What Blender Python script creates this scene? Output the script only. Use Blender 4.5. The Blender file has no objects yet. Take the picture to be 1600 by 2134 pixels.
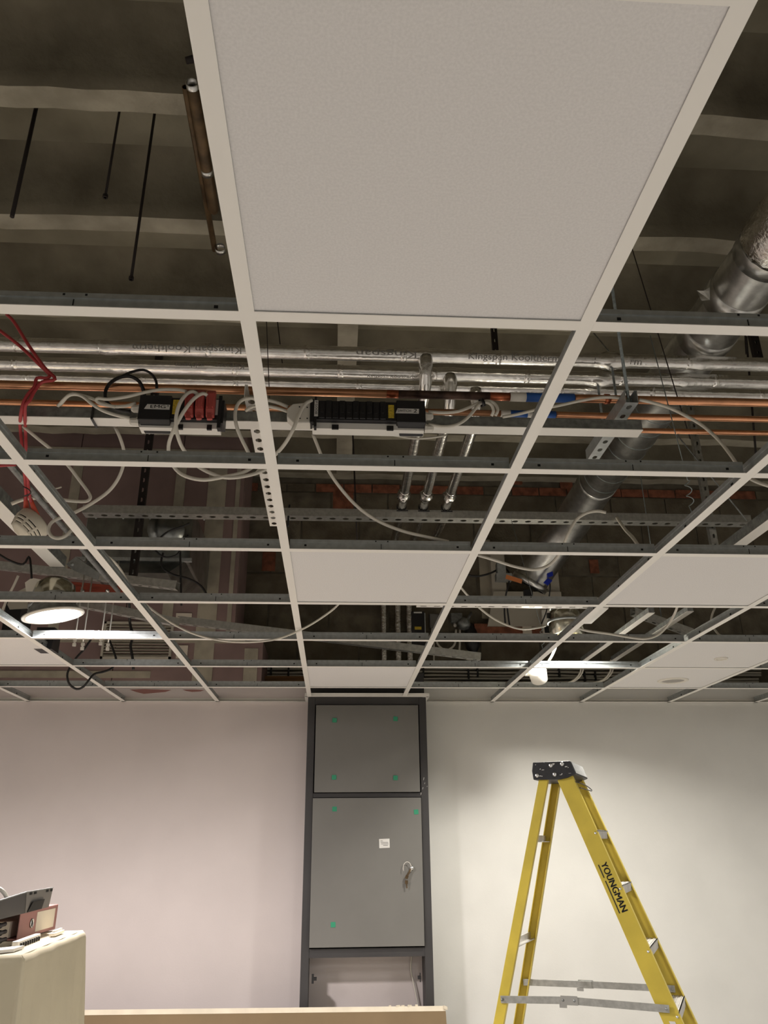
import bpy, bmesh, math, random
import numpy as np
from mathutils import Vector, Matrix

random.seed(7)
rng = np.random.default_rng(7)
SC = bpy.context.scene
COL = SC.collection
PI = math.pi

# ------------------------------------------------------------------ camera
F = 1648.08                       # focal length in pixels of a 1600 x 2134 frame
C = np.array([.16338, -1.15312, 1.6])
RT = np.array([.99820903, -.05927593, -.00806867])
UP = np.array([-.01535265, -.38419527, .9231242])
FW = np.array([.05781899, .92134704, .38441723])
cam = bpy.data.cameras.new('camera')
cam.sensor_fit = 'HORIZONTAL'; cam.sensor_width = 36.0; cam.lens = 36.0 * F / 1600.0
cam.clip_start = .02; cam.clip_end = 60
cob = bpy.data.objects.new('camera', cam); COL.objects.link(cob)
cob.matrix_world = Matrix([[RT[0], UP[0], -FW[0], C[0]], [RT[1], UP[1], -FW[1], C[1]], [RT[2], UP[2], -FW[2], C[2]], [0, 0, 0, 1]])
SC.camera = cob

# ------------------------------------------------------------------ world, exposure
w = bpy.data.worlds.new('world'); SC.world = w; w.use_nodes = True
w.node_tree.nodes['Background'].inputs[0].default_value = (.55, .5, .43, 1)
w.node_tree.nodes['Background'].inputs[1].default_value = .02
SC.view_settings.view_transform = 'Standard'; SC.view_settings.look = 'None'
SC.view_settings.gamma = 1; SC.view_settings.use_curve_mapping = False
SC.view_settings.exposure = 1.04

def area(name, loc, size, power, col, rot=(0, 0, 0), spread=180, shape='SQUARE', sy=None):
    l = bpy.data.lights.new(name, 'AREA'); l.shape = shape; l.size = size
    if sy: l.shape = 'RECTANGLE'; l.size_y = sy
    l.energy = power; l.color = col; l.spread = math.radians(spread)
    o = bpy.data.objects.new(name, l); COL.objects.link(o); o.location = loc; o.rotation_euler = rot
    return o
# the shop's own lights by the camera, plus two unseen side fills added
WARM = (1, .975, .95)
area('ceiling_light', (1.35, -.35, 2.42), .22, 15, WARM)
area('ceiling_light', (1.5, -1.6, 2.42), .5, 6, WARM)
area('ceiling_light', (-1.3, -1.5, 2.42), .5, 8, (1, .95, .92))
area('ceiling_light', (3.2, 1.6, 2.42), .4, 15, WARM)  # added fill, out of view at the right, brightens the floor ahead
area('ceiling_light', (-2.8, 1.3, 2.42), .4, 22, (1, .94, .92))  # added pinkish fill, out of view at the left
area('ceiling_light', (.4, -3.2, 2.42), .6, 8, WARM)

G = 2.447                          # height of the ceiling grid's face
def ray(x, y): return (x - 800) / F * RT - (y - 1067) / F * UP + FW
def pz(x, y, z): d = ray(x, y); return C + d * (z - C[2]) / d[2]
def py(x, y, Y): d = ray(x, y); return C + d * (Y - C[1]) / d[1]
def px(x, y, X): d = ray(x, y); return C + d * (X - C[0]) / d[0]

# ------------------------------------------------------------------ materials
MATS = {}
def mat(name, col, rough=.5, metal=0., var=0., vscale=6., bump=0., bscale=60., col2=None, emit=None, estr=0., spec=.5, detail=4., stretch=None):
    if name in MATS: return MATS[name]
    m = bpy.data.materials.new(name); m.use_nodes = True
    nt = m.node_tree; b = nt.nodes['Principled BSDF']
    b.inputs['Base Color'].default_value = (*col, 1); b.inputs['Roughness'].default_value = rough
    b.inputs['Metallic'].default_value = metal; b.inputs['Specular IOR Level'].default_value = spec
    tc = nt.nodes.new('ShaderNodeNewGeometry'); src = tc.outputs['Position']
    if stretch:
        mp = nt.nodes.new('ShaderNodeMapping'); mp.inputs['Scale'].default_value = stretch
        nt.links.new(src, mp.inputs[0]); src = mp.outputs[0]
    if var > 0 or col2:
        n = nt.nodes.new('ShaderNodeTexNoise'); n.inputs['Scale'].default_value = vscale; n.inputs['Detail'].default_value = detail
        nt.links.new(src, n.inputs['Vector'])
        r = nt.nodes.new('ShaderNodeValToRGB')
        c2 = col2 or tuple(max(0, c * (1 - var)) for c in col)
        c1 = col if col2 else tuple(min(1, c * (1 + var)) for c in col)
        r.color_ramp.elements[0].position = .35; r.color_ramp.elements[1].position = .65
        r.color_ramp.elements[0].color = (*c2, 1); r.color_ramp.elements[1].color = (*c1, 1)
        nt.links.new(n.outputs['Fac'], r.inputs[0]); nt.links.new(r.outputs[0], b.inputs['Base Color'])
    if bump > 0:
        n2 = nt.nodes.new('ShaderNodeTexNoise'); n2.inputs['Scale'].default_value = bscale; n2.inputs['Detail'].default_value = 3
        nt.links.new(src, n2.inputs['Vector'])
        bp = nt.nodes.new('ShaderNodeBump'); bp.inputs['Strength'].default_value = bump; bp.inputs['Distance'].default_value = .01
        nt.links.new(n2.outputs['Fac'], bp.inputs['Height']); nt.links.new(bp.outputs[0], b.inputs['Normal'])
    if emit:
        b.inputs['Emission Color'].default_value = (*emit, 1); b.inputs['Emission Strength'].default_value = estr
    MATS[name] = m; return m
M = dict(
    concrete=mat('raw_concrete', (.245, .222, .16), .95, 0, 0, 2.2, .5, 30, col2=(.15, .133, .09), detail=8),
    infill=mat('dirty_concrete_infill', (.19, .168, .118), .95, 0, 0, 3, .5, 30, col2=(.105, .09, .06), detail=8),  # shade of the rib sides, painted into the concrete colour
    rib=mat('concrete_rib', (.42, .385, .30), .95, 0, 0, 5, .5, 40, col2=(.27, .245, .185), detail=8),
    tee=mat('white_steel', (.88, .85, .785), .45),
    galv=mat('galvanised_steel', (.50, .525, .525), .47, .82, .09, 55, .04, 90),
    galvl=mat('pale_galvanised_steel', (.52, .52, .49), .42, .85, .12, 50),
    galvd=mat('dull_galvanised_steel', (.30, .31, .30), .5, .8, .25, 40, .05, 80),
    tile=mat('mineral_tile', (.76, .74, .72), .95, 0, .04, 260, .04, 420),
    foil=mat('aluminium_foil', (.80, .785, .75), .24, 1, .10, 18, .22, 40),
    foilc=mat('crumpled_foil', (.80, .78, .74), .19, 1, .12, 30, .35, 60),
    spiral=mat('spiral_duct_steel', (.56, .56, .54), .30, .95, .14, 26, .03, 60),
    copper=mat('copper', (.72, .36, .20), .28, 1, .12, 14),
    copperd=mat('scorched_copper', (.10, .06, .045), .5, .7, .5, 20),
    copperh=mat('heat_marked_copper', (.45, .13, .06), .35, .9, .3, 20),
    brownpipe=mat('tarnished_pipe', (.12, .075, .035), .5, .4, .4, 12),
    clip=mat('bright_steel', (.75, .75, .73), .3, 1),
    white=mat('white_plastic', (.78, .74, .66), .5), whitec=mat('white_cable', (.70, .66, .57), .55),
    cream=mat('cream_plastic', (.66, .61, .50), .5),
    red=mat('red_plastic', (.48, .085, .07), .45), redc=mat('red_cable', (.46, .045, .05), .45),
    orange=mat('red_orange_rubber', (.58, .075, .035), .5),
    black=mat('black_plastic', (.014, .013, .014), .45), blackc=mat('black_cable', (.012, .011, .011), .5),
    rod=mat('dark_steel', (.018, .012, .010), .7, .2), rodz=mat('zinc_rod', (.30, .34, .34), .45, .8, .2, 80),
    yellowl=mat('yellow_sticker', (.62, .45, .04), .6, 0, .25, 260), whitel=mat('white_sticker', (.72, .70, .66), .6),
    blue=mat('blue_tape', (.02, .10, .38), .5), bluep=mat('blue_plastic', (.01, .03, .42), .4), orangel=mat('orange_sticker', (.75, .25, .08), .6),
    ink=mat('black_ink', (.01, .01, .01), .7), grayink=mat('grey_ink', (.16, .15, .14), .6), foilink=mat('printed_foil', (.26, .25, .23), .5, .3),
    wall=mat('cream_wall_paint', (.71, .695, .65), .8, 0, .03, 3, .03, 120),
    wallp=mat('pinkish_wall_paint', (.70, .625, .60), .8, 0, .03, 2.5, .03, 120),
    pink=mat('pink_plasterboard', (.265, .18, .165), .85, 0, .12, 3.5), skim=mat('joint_filler', (.40, .36, .28), .9, 0, .15, 9),
    block=mat('concrete_block', (.17, .145, .10), .95, 0, 0, 7, .5, 60, col2=(.11, .09, .06)), block2=mat('dark_concrete_block', (.14, .12, .085), .95, 0, .3, 9, .5, 60),
    mortar=mat('mortar', (.135, .118, .088), .95, 0, .2, 12), brick=mat('red_brick', (.24, .085, .045), .9, 0, .35, 18, .3, 80),
    timber=mat('brown_timber', (.27, .13, .045), .7, 0, .25, 8, stretch=(.3, 6, 6)),
    frame=mat('charcoal_paint', (.043, .040, .040), .55, 0, .1, 4), door=mat('grey_door_paint', (.175, .168, .153), .5, 0, .03, 5),
    gap=mat('dark_gap', (.008, .008, .008), .8), green=mat('green_sticker', (.03, .28, .15), .6),
    yel=mat('yellow_fibreglass', (.60, .46, .06), .42, 0, .08, 9), alu=mat('ladder_aluminium', (.62, .60, .57), .42, .75, .12, 20, .05, 60),
    capb=mat('black_ladder_cap', (.022, .022, .024), .5, 0, .2, 60), capg=mat('grey_cap_label', (.30, .30, .29), .5, 0, .2, 80),
    cloth=mat('cream_cloth', (.60, .53, .38), .9, 0, .04, 5, .05, 300),
    board=mat('brown_board_paper', (.205, .142, .076), .9, 0, .06, 4), boarde=mat('ivory_board_edge', (.72, .64, .50), .85, 0, .06, 12),
    pinkb=mat('dusty_pink_board', (.36, .17, .15), .6), paper=mat('cream_paper', (.70, .63, .52), .8),
    floor=mat('pale_floor', (.53, .505, .475), .6, 0, .1, 2), steel=mat('sheet_steel', (.30, .31, .30), .3, .95, .3, 9, .1, 14),
    redp=mat('brick_red_panel', (.30, .055, .03), .55, 0, .3, 12, stretch=(1, 1, 8)), cardb=mat('pale_card', (.50, .46, .38), .8),
    glow=mat('lit_diffuser', (.9, .9, .9), .5, emit=(1, .97, .96), estr=4.5), glow2=mat('lit_lamp_lens', (.9, .9, .9), .5, emit=(1, .95, .86), estr=4),
    reflector=mat('lamp_reflector', (.62, .60, .50), .18, 1), grille=mat('speaker_grille', (.36, .34, .31), .7, 0, .1, 300),
    dust=mat('steel_stud', (.5, .5, .48), .4, .6),
)

# ------------------------------------------------------------------ mesh helpers
class MB:
    def __init__(s): s.v = []; s.f = []; s.m = []; s.s = []
    def add(s, vs, fs, m=0, smooth=False):
        o = len(s.v); s.v += [tuple(map(float, p)) for p in vs]
        for f in fs: s.f.append(tuple(i + o for i in f)); s.m.append(m); s.s.append(smooth)
        return s
    def box(s, a, b, m=0):
        x0, y0, z0 = [min(p, q) for p, q in zip(a, b)]; x1, y1, z1 = [max(p, q) for p, q in zip(a, b)]
        return s.add([(x0, y0, z0), (x1, y0, z0), (x1, y1, z0), (x0, y1, z0), (x0, y0, z1), (x1, y0, z1), (x1, y1, z1), (x0, y1, z1)],
                     [(0, 3, 2, 1), (4, 5, 6, 7), (0, 1, 5, 4), (1, 2, 6, 5), (2, 3, 7, 6), (3, 0, 4, 7)], m)
    def obox(s, o, u, v, n, m=0):
        """box from corner o spanned by three edge vectors"""
        o, u, v, n = map(np.asarray, (o, u, v, n))
        P = [o, o + u, o + u + v, o + v]; P += [p + n for p in P]
        fs = [(0, 3, 2, 1), (4, 5, 6, 7), (0, 1, 5, 4), (1, 2, 6, 5), (2, 3, 7, 6), (3, 0, 4, 7)]
        if np.dot(np.cross(u, v), n) < 0: fs = [f[::-1] for f in fs]
        return s.add(P, fs, m)
    def bar(s, p0, p1, wdt, thk, side, m=0):
        """rectangular bar along p0-p1; side = approximate direction of its width"""
        p0, p1 = np.asarray(p0, float), np.asarray(p1, float); d = p1 - p0; d0 = d / np.linalg.norm(d)
        sd = np.asarray(side, float); sd = sd - d0 * np.dot(sd, d0); sd /= np.linalg.norm(sd); t = np.cross(d0, sd)
        return s.obox(p0 - sd * wdt / 2 - t * thk / 2, d, sd * wdt, t * thk, m)
    def tube(s, pts, r, n=8, m=0, caps=True, rj=0., smooth=True):
        pts = np.asarray(pts, float); k = len(pts)
        T = np.gradient(pts, axis=0); T /= np.linalg.norm(T, axis=1)[:, None] + 1e-12
        a = np.cross(T[0], (0, 0, 1)); a = a if np.linalg.norm(a) > .1 else np.cross(T[0], (1, 0, 0)); a /= np.linalg.norm(a)
        vs = []
        for i in range(k):
            a = a - T[i] * np.dot(a, T[i]); a /= np.linalg.norm(a); b = np.cross(T[i], a)
            ri = r[i] if hasattr(r, '__len__') else r
            for j in range(n):
                t = 2 * PI * j / n; q = ri * (1 + (rng.uniform(-rj, rj) if rj else 0))
                if hasattr(s, 'amp') and s.amp is not None: q += abs(rng.normal()) * s.amp[i]
                vs.append(pts[i] + q * (math.cos(t) * a + math.sin(t) * b))
        fs = [(i * n + j, i * n + (j + 1) % n, (i + 1) * n + (j + 1) % n, (i + 1) * n + j) for i in range(k - 1) for j in range(n)]
        s.add(vs, fs, m, smooth)
        if caps:
            o = len(s.v) - k * n
            s.f += [tuple(o + j for j in range(n))[::-1], tuple(o + (k - 1) * n + j for j in range(n))]; s.m += [m, m]; s.s += [False, False]
        return s
    def lathe(s, prof, o, ax, n=24, m=0, smooth=True):
        """prof: (r, h) pairs turned about the axis ax through o"""
        o = np.asarray(o, float); ax = np.asarray(ax, float); ax /= np.linalg.norm(ax)
        a = np.cross(ax, (0, 0, 1)); a = a if np.linalg.norm(a) > .1 else np.cross(ax, (1, 0, 0)); a /= np.linalg.norm(a); b = np.cross(ax, a)
        vs = [o + ax * h + max(r, 1e-5) * (math.cos(2 * PI * j / n) * a + math.sin(2 * PI * j / n) * b) for r, h in prof for j in range(n)]
        fs = [(i * n + j, i * n + (j + 1) % n, (i + 1) * n + (j + 1) % n, (i + 1) * n + j) for i in range(len(prof) - 1) for j in range(n)]
        return s.add(vs, fs, m, smooth)
    def poly(s, pts, nrm, m=0):
        """a prism: outline pts pushed along nrm"""
        pts = [np.asarray(p, float) for p in pts]; nrm = np.asarray(nrm, float); k = len(pts)
        fs = [tuple(range(k))[::-1], tuple(range(k, 2 * k))] + [(i, (i + 1) % k, k + (i + 1) % k, k + i) for i in range(k)]
        return s.add(pts + [p + nrm for p in pts], fs, m)

def spline(pts, step=.012):
    """Catmull-Rom through the points"""
    P = np.asarray(pts, float); P = np.vstack([2 * P[0] - P[1], P, 2 * P[-1] - P[-2]]); out = []
    for i in range(1, len(P) - 2):
        p0, p1, p2, p3 = P[i - 1:i + 3]; n = int(min(40, max(3, np.linalg.norm(p2 - p1) / step)))
        for t in np.arange(n) / n:
            out.append(.5 * (2 * p1 + (p2 - p0) * t + (2 * p0 - 5 * p1 + 4 * p2 - p3) * t * t + (3 * p1 - p0 - 3 * p2 + p3) * t ** 3))
    out.append(P[-2]); return np.array(out)

ORG = {}
def link(name, mb, mats, org):
    me = bpy.data.meshes.new(name); o3 = np.asarray(org, float)
    me.from_pydata([tuple(np.asarray(p) - o3) for p in mb.v], [], mb.f)
    if not isinstance(mats, (list, tuple)): mats = [mats]
    for m in mats: me.materials.append(M[m] if isinstance(m, str) else m)
    me.polygons.foreach_set('material_index', mb.m); me.polygons.foreach_set('use_smooth', mb.s); me.update()
    o = bpy.data.objects.new(name, me); COL.objects.link(o); return o
def bev(o, wd, seg=2):
    b = o.modifiers.new('bevel', 'BEVEL'); b.width = wd; b.segments = seg; b.limit_method = 'ANGLE'; return o
def thing(name, label, cat, loc, group=None):
    o = bpy.data.objects.new(name, None); COL.objects.link(o); o.location = tuple(map(float, loc)); o.empty_display_size = .05
    ORG[o] = np.asarray(loc, float); o['label'] = label; o['category'] = cat
    if group: o['group'] = group
    return o
def part(name, mb, mats, parent, label=None):
    o = link(name, mb, mats, ORG[parent]); o.parent = parent; ORG[o] = ORG[parent]
    if label: o['label'] = label
    return o
def single(name, mb, mats, label, cat, loc=None, group=None):
    loc = np.asarray(mb.v).mean(axis=0) if loc is None else loc
    o = link(name, mb, mats, loc); o.location = tuple(map(float, loc)); ORG[o] = np.asarray(loc, float)
    o['label'] = label; o['category'] = cat
    if group: o['group'] = group
    return o
def struct(name, mb, mats, loc=(0, 0, 0)):
    o = link(name, mb, mats, loc); o.location = tuple(map(float, loc)); ORG[o] = np.asarray(loc, float); o['kind'] = 'structure'; return o

def text_geo(body, bold=0., shear=0.):
    """triangulated lettering: vertices scaled so that capitals are about 1 high and the text starts at x = 0"""
    cu = bpy.data.curves.new('t', 'FONT'); cu.body = body; cu.size = 1.4; cu.offset = bold; cu.shear = shear; cu.resolution_u = 3
    o = bpy.data.objects.new('t', cu); COL.objects.link(o); bpy.context.view_layer.update()
    me = bpy.data.meshes.new_from_object(o.evaluated_get(bpy.context.evaluated_depsgraph_get()))
    v = np.array([q.co[:] for q in me.vertices]); f = [tuple(p.vertices) for p in me.polygons]
    bpy.data.objects.remove(o); bpy.data.curves.remove(cu); bpy.data.meshes.remove(me)
    v[:, 0] -= v[:, 0].min(); return v, f
def text_on(body, o, u, v, width, height, bold=0., mb=None, wob=0., shear=0.):
    """flat lettering: o = lower left corner, u / v = unit reading and up directions, stretched to width x height"""
    V, Fc = text_geo(body, 0, shear); o, u, v = map(lambda q: np.asarray(q, float), (o, u, v)); mb = mb or MB()
    sx = width / V[:, 0].max(); y0 = V[:, 1].min(); sy = height / (V[:, 1].max() - y0)
    for e in ((-bold, 0, bold) if bold else (0,)): mb.add([o + u * (x + e * 1.5) * sx + v * ((y - y0) * sy + wob * height * math.sin(9 * x)) for x, y, _ in V], Fc)
    return mb

X3, Y3, Z3 = np.eye(3)
# ------------------------------------------------------------------ setting
WY = 4.13                                        # face of the painted back wall
RIBZ, SLABZ, FARY = 4.28, 4.55, 4.60
struct('floor', MB().box((-3.6, -5, -.1), (5, WY + .1, 0)), 'floor')
struct('wall_left', MB().box((-3.7, -5, 0), (-3.6, FARY + .2, SLABZ)), 'wall')
struct('wall_right', MB().box((5, -5, 0), (5.1, FARY + .2, SLABZ)), 'wall')
struct('wall_rear', MB().box((-3.7, -5.1, 0), (5.1, -5, SLABZ)), 'wall')
cab0, cab1 = -.008, .739
wb = struct('wall_back', MB().box((cab0 + .3, WY, 0), (5, WY + .06, 2.545)), 'wall')
pl = MB().box((-3.6, WY, 0), (cab0 + .3, WY + .06, 2.545)); ORG[wb] = np.zeros(3)
p = part('wall_panel', pl, 'wallp', wb, 'pinkish painted left half of the wall')
# pink plasterboard above the painted wall, with filled joints
pe = py(510, 1000, WY)[0]; pe2 = py(545, 1400, WY)[0]
xs = [-3.6, -2.55, -1.72, -.98, pe]
for a_, b_ in zip(xs[:-1], xs[1:]):
    for z0, z1 in ((2.85, 3.55), (3.556, SLABZ)):
        part('plasterboard_panel', MB().box((a_ + .003, WY + .004, z0), (b_ - .003, WY + .05, z1)), 'pink', wb)
part('plasterboard_panel', MB().box((-3.6, WY + .004, 2.55), (-1.3, WY + .05, 2.845)), 'pink', wb)
part('plasterboard_panel', MB().box((-1.295, WY + .004, 2.55), (pe2, WY + .05, 2.845)), 'pink', wb)
def strip(a_, b_): part('joint_filler', MB().box((a_[0], WY - (.001 if b_[1] - a_[1] > b_[0] - a_[0] else .0018), a_[1]), (b_[0], WY + .004, b_[1])), 'skim', wb)
for x in (-2.55, -1.72, -.98): strip((x - .035, 2.86), (x + .035, RIBZ))
strip((-3.6, 2.835), (pe2 - .12, 2.865)); strip((-3.6, RIBZ - .07), (pe, RIBZ)); strip((pe - .26, 2.56), (pe - .13, RIBZ - .02)); strip((pe2 - .12, 2.56), (pe2 - .03, 2.80)); strip((pe - .06, 2.86), (pe - .03, RIBZ))
strip((-3.6, 2.60), (-1.05, 2.645))
for pts_ in ([(270, 1437), (300, 1436), (330, 1437), (357, 1438), (345, 1442), (322, 1444), (300, 1446), (283, 1442)], [(380, 1437), (405, 1437), (426, 1438), (418, 1441), (400, 1442), (388, 1440)]):
    part('bare_patch', MB().poly([py(a_, b_, WY - .001) for a_, b_ in pts_][::-1], (0, .0008, 0)), 'pinkb', wb)
# side return of the pink boxing
part('plasterboard_panel', MB().box((pe2 - .012, WY + .05, 2.55), (pe2, FARY, 2.85)), 'pink', wb)
part('plasterboard_panel', MB().box((pe - .012, WY + .05, 2.85), (pe, FARY, SLABZ)), 'pink', wb)
# blockwork behind
wf = struct('wall_far', MB().box((-3.6, FARY + .006, 0), (5, FARY + .2, SLABZ)), 'mortar'); ORG[wf] = np.zeros(3)
row = 0; z = 2.36
bm1 = bm2 = None
while z < 4.10:
    x = pe - .5 - (row % 2) * .225
    while x < 3.9:
        mb = MB().box((x + .006, FARY - random.uniform(0, .006), z + .006), (x + .444, FARY + .03, z + .219))
        part('block', mb, random.choice(['block', 'block', 'block2']), wf); x += .45
    z += .225; row += 1
x = pe - .4
while x < 3.9:
    part('brick', MB().box((x + .005, FARY - random.uniform(0, .012), z + .005), (x + .220, FARY + .03, z + .072)), random.choice(['brick', 'brick', 'block']), wf); x += .225
for (qx, qy, nx_, nz_) in ((1238, 1180, .07, .11), (560, 1170, .10, .15), (715, 1045, .16, .16), (1075, 1000, .1, .07), (1180, 1010, .1, .07)):
    c_ = py(qx, qy, FARY - .012); part('brick', MB().box((c_[0] - nx_ / 2, FARY - .014, c_[2] - nz_ / 2), (c_[0] + nx_ / 2, FARY + .02, c_[2] + nz_ / 2)), 'brick', wf)
# soffit with downstand ribs
cl = struct('ceiling', MB().box((-3.7, -5.1, SLABZ), (5.1, FARY + .2, SLABZ + .12)), 'concrete'); ORG[cl] = np.zeros(3)
for i in range(-3, 8):
    y = 1.09 + (i - 1) * .681 if i != 1 else 1.09
    wv = MB(); n = 60; xs_ = np.linspace(-3.6, 5, n); jz = rng.normal(0, .004, n); jy = rng.normal(0, .003, n)
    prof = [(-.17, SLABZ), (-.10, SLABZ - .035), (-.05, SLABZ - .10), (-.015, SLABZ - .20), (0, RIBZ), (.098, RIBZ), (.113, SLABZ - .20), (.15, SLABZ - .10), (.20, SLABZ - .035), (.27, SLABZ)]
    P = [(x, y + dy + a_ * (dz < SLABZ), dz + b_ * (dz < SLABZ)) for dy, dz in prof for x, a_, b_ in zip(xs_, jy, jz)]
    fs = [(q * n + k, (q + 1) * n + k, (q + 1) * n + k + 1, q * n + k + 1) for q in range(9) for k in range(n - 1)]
    wv.add(P, fs); wv.m = [0 if q == 4 else 1 for q in range(9) for k in range(n - 1)]; wv.s = [q != 4 for q in range(9) for k in range(n - 1)]; part('concrete_rib', wv, ['rib', 'infill'], cl)  # rib sides coloured darker as shade, bottoms paler
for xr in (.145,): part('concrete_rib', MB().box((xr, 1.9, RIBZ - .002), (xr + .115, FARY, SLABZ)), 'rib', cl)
# wall angle trims
tr = MB().box((-3.6, WY - .024, G), (cab0 - .02, WY, G + .0015)); tr.box((-3.6, WY - .0015, G), (cab0 - .02, WY, G + .024)); struct('trim_1', tr, 'tee')
tr = MB().box((cab1 + .02, WY - .024, G), (5, WY, G + .0015)); tr.box((cab1 + .02, WY - .0015, G), (5, WY, G + .024)); struct('trim_2', tr, 'tee')
tr = MB().box((cab0 - .02, 3.908, G), (cab1 + .02, 3.93, G + .0015)); tr.box((cab0 - .02, 3.905, G), (cab1 + .02, 3.908, G + .02)); tr.box((cab0 - .022, 3.908, G), (cab0 - .002, WY, G + .0015)); tr.box((cab1 + .002, 3.908, G), (cab1 + .022, WY, G + .0015)); struct('trim_3', tr, 'tee')

# ------------------------------------------------------------------ suspended grid
grid = thing('suspended_ceiling_grid', 'white faced galvanised ceiling grid of bare square openings', 'ceiling grid', (0, 0, G))
FW_, WH = .027, .034
def tee_mb(p0, p1, w_=FW_, main=False):
    p0, p1 = np.asarray(p0, float), np.asarray(p1, float); d = p1 - p0; L = np.linalg.norm(d); d /= L; s = np.cross(Z3, d); mb = MB()
    mb.obox(p0 - s * w_ / 2, d * L, s * w_, Z3 * .0012, 0)
    mb.obox(p0 - s * w_ / 2 + Z3 * .0013, d * L, s * w_, Z3 * .0008, 1)
    mb.obox(p0 - s * .0012 + Z3 * .002, d * L, s * .0024, Z3 * WH, 1)
    mb.obox(p0 - s * .004 + Z3 * (WH - .008), d * L, s * .008, Z3 * .010, 1)
    # punched slot and joint seam of the web, both faces
    if not main:
        for t in (.045, L - .045):
            for sg in (-1, 1): mb.obox(p0 + d * t + s * sg * .0013 + Z3 * .014, d * .007, s * sg * .0008, Z3 * .006, 2)
        for sg in (-1, 1):
            mb.obox(p0 + d * L / 2 + s * sg * .0013 + Z3 * .006, d * .002, s * sg * .0006, Z3 * .018, 2)
            for q in (-.018, .02): mb.obox(p0 + d * (L / 2 + q) + s * sg * .004 + Z3 * (WH - .004), d * .004, s * sg * .0006, Z3 * .004, 2)
    else:
        t = .1
        while t < L:
            for sg in (-1, 1): mb.obox(p0 + d * t + s * sg * .0013 + Z3 * .010, d * .012, s * sg * .0006, Z3 * .008, 2)
            t += .3
    return mb
colx = {i: .6 * i for i in range(-4, 7)}; dx = {2: .0, 4: -.01}
for i in colx:
    y0 = -1.3 if i in (0, 1) else (-.25 if abs(i) < 3 or i == 3 else .2)
    if i in (-1, 2): y0 = -.62
    yend = 3.905 if 0 <= i <= 1 else WY - .003
    part('main_tee', tee_mb((colx[i], y0, G), (colx[i], yend, G), main=True), ['tee', 'galv', 'gap'], grid)
xs_ = sorted(colx.values())
for j in range(0, 7):
    for a_, b_ in zip(xs_[:-1], xs_[1:]):
        if j == 0 and (a_ < -1.9 or b_ > 2.9): continue
        part('cross_tee', tee_mb((a_ + FW_ / 2, .6 * j, G - .0004), (b_ - FW_ / 2, .6 * j, G - .0004)), ['tee', 'galv', 'gap'], grid)
part('cross_tee', tee_mb((FW_ / 2, -.6, G - .0004), (.6 - FW_ / 2, -.6, G - .0004)), ['tee', 'galv', 'gap'], grid)
# hanger wires with a coil on the main tees
def coil_wire(x, y, ztop, lean=(0, 0), name='hanger_wire', label=''):
    pts = [(x + lean[0], y + lean[1], ztop), (x + .002, y, G + .14)] + [(x + .009 * math.cos(t), y + .009 * math.sin(t), G + .14 - .0055 * t) for t in np.arange(0, 15, .5)] + [(x, y, G + .03)]
    single(name, MB().tube(pts, .0016, 5), 'rodz', label, 'wire')

# ------------------------------------------------------------------ tiles
def tile(i, j, label):
    mb = MB().box((.6 * i + .006, .6 * j + .006, G + .003), (.6 * i + .594, .6 * j + .594, G + .018))
    o = single('ceiling_tile', mb, 'tile', label, 'ceiling tile', (.6 * i + .3, .6 * j + .3, G + .003), 'white ceiling tiles laid in the grid'); return o
tile(0, -1, 'large white ceiling tile directly overhead at the top of the picture')
tile(0, 2, 'white ceiling tile in the middle column, lone in its row')
tile(0, 5, 'white ceiling tile just in front of the tall grey cupboard')
tile(2, 2, 'white ceiling tile at the right, nearer than the speaker tile')
tile(3, 4, 'white ceiling tile holding the small round sensor')
tile(3, 5, 'white ceiling tile holding the round speaker')
tile(-3, 4, 'white ceiling tile at the far left below the bright lamp')
for a_, lab, rr, pxs in (('speaker', 'round white recessed ceiling speaker with grey grille', .088, (1402, 1418)), ('sensor', 'small round white flush sensor in a ceiling tile', .034, (1502, 1372))):
    c_ = pz(*pxs, G + .003); t = thing('ceiling_' + a_, lab, a_, c_)
    part('rim', MB().lathe([(rr * .72, -.001), (rr * .74, -.006), (rr * .92, -.007), (rr, -.002), (rr, 0)], c_, Z3), 'white', t)
    part('grille' if a_ == 'speaker' else 'lens', MB().lathe([(0, -.002), (rr * .4, -.002), (rr * .74, -.0015)], c_, -Z3 * -1), 'grille' if a_ == 'speaker' else 'white', t)
    if a_ == 'speaker': part('back_can', MB().lathe([(0, .11), (.07, .11), (.078, .018)], c_, Z3), 'black', t)

# ------------------------------------------------------------------ tall cupboard
FY = 3.93
cu = thing('service_cupboard', 'tall charcoal framed service cupboard with two grey doors against the back wall', 'cupboard', ((cab0 + cab1) / 2, FY, 0))
zt = G - .002
xl = cab0 + .052; xr = cab1 - .052
for a_, b_ in ((cab0, xl - .006), (xr + .006, cab1)):
    bev(part('upright', MB().box((a_, FY, 0), (b_, WY - .001, zt)), 'frame', cu), .003)
zd0, zd1, zd2, zd3, zd4 = py(760, 1470, FY)[2], py(760, 1651, FY)[2], py(760, 1663, FY)[2], py(760, 1973, FY)[2], py(760, 1995, FY)[2]
bev(part('top_rail', MB().box((xl - .006, FY, zd0 + .004), (xr + .006, WY - .001, zt)), 'frame', cu), .002)
part('middle_rail', MB().box((xl - .006, FY + .004, zd2 + .004), (xr + .006, FY + .05, zd1 - .004)), 'frame', cu)
part('bottom_rail', MB().box((xl - .006, FY + .004, zd4), (xr + .006, WY - .001, zd3 - .008)), 'frame', cu)
part('head_box', MB().box((cab0, FY + .09, G + .03), (cab1, WY - .001, G + .17)), 'frame', cu)
bev(part('head_box', MB().box((cab0 + .01, FY + .01, G + .003), (cab1 - .01, FY + .02, G + .025)), 'galvd', cu), .001)
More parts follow.
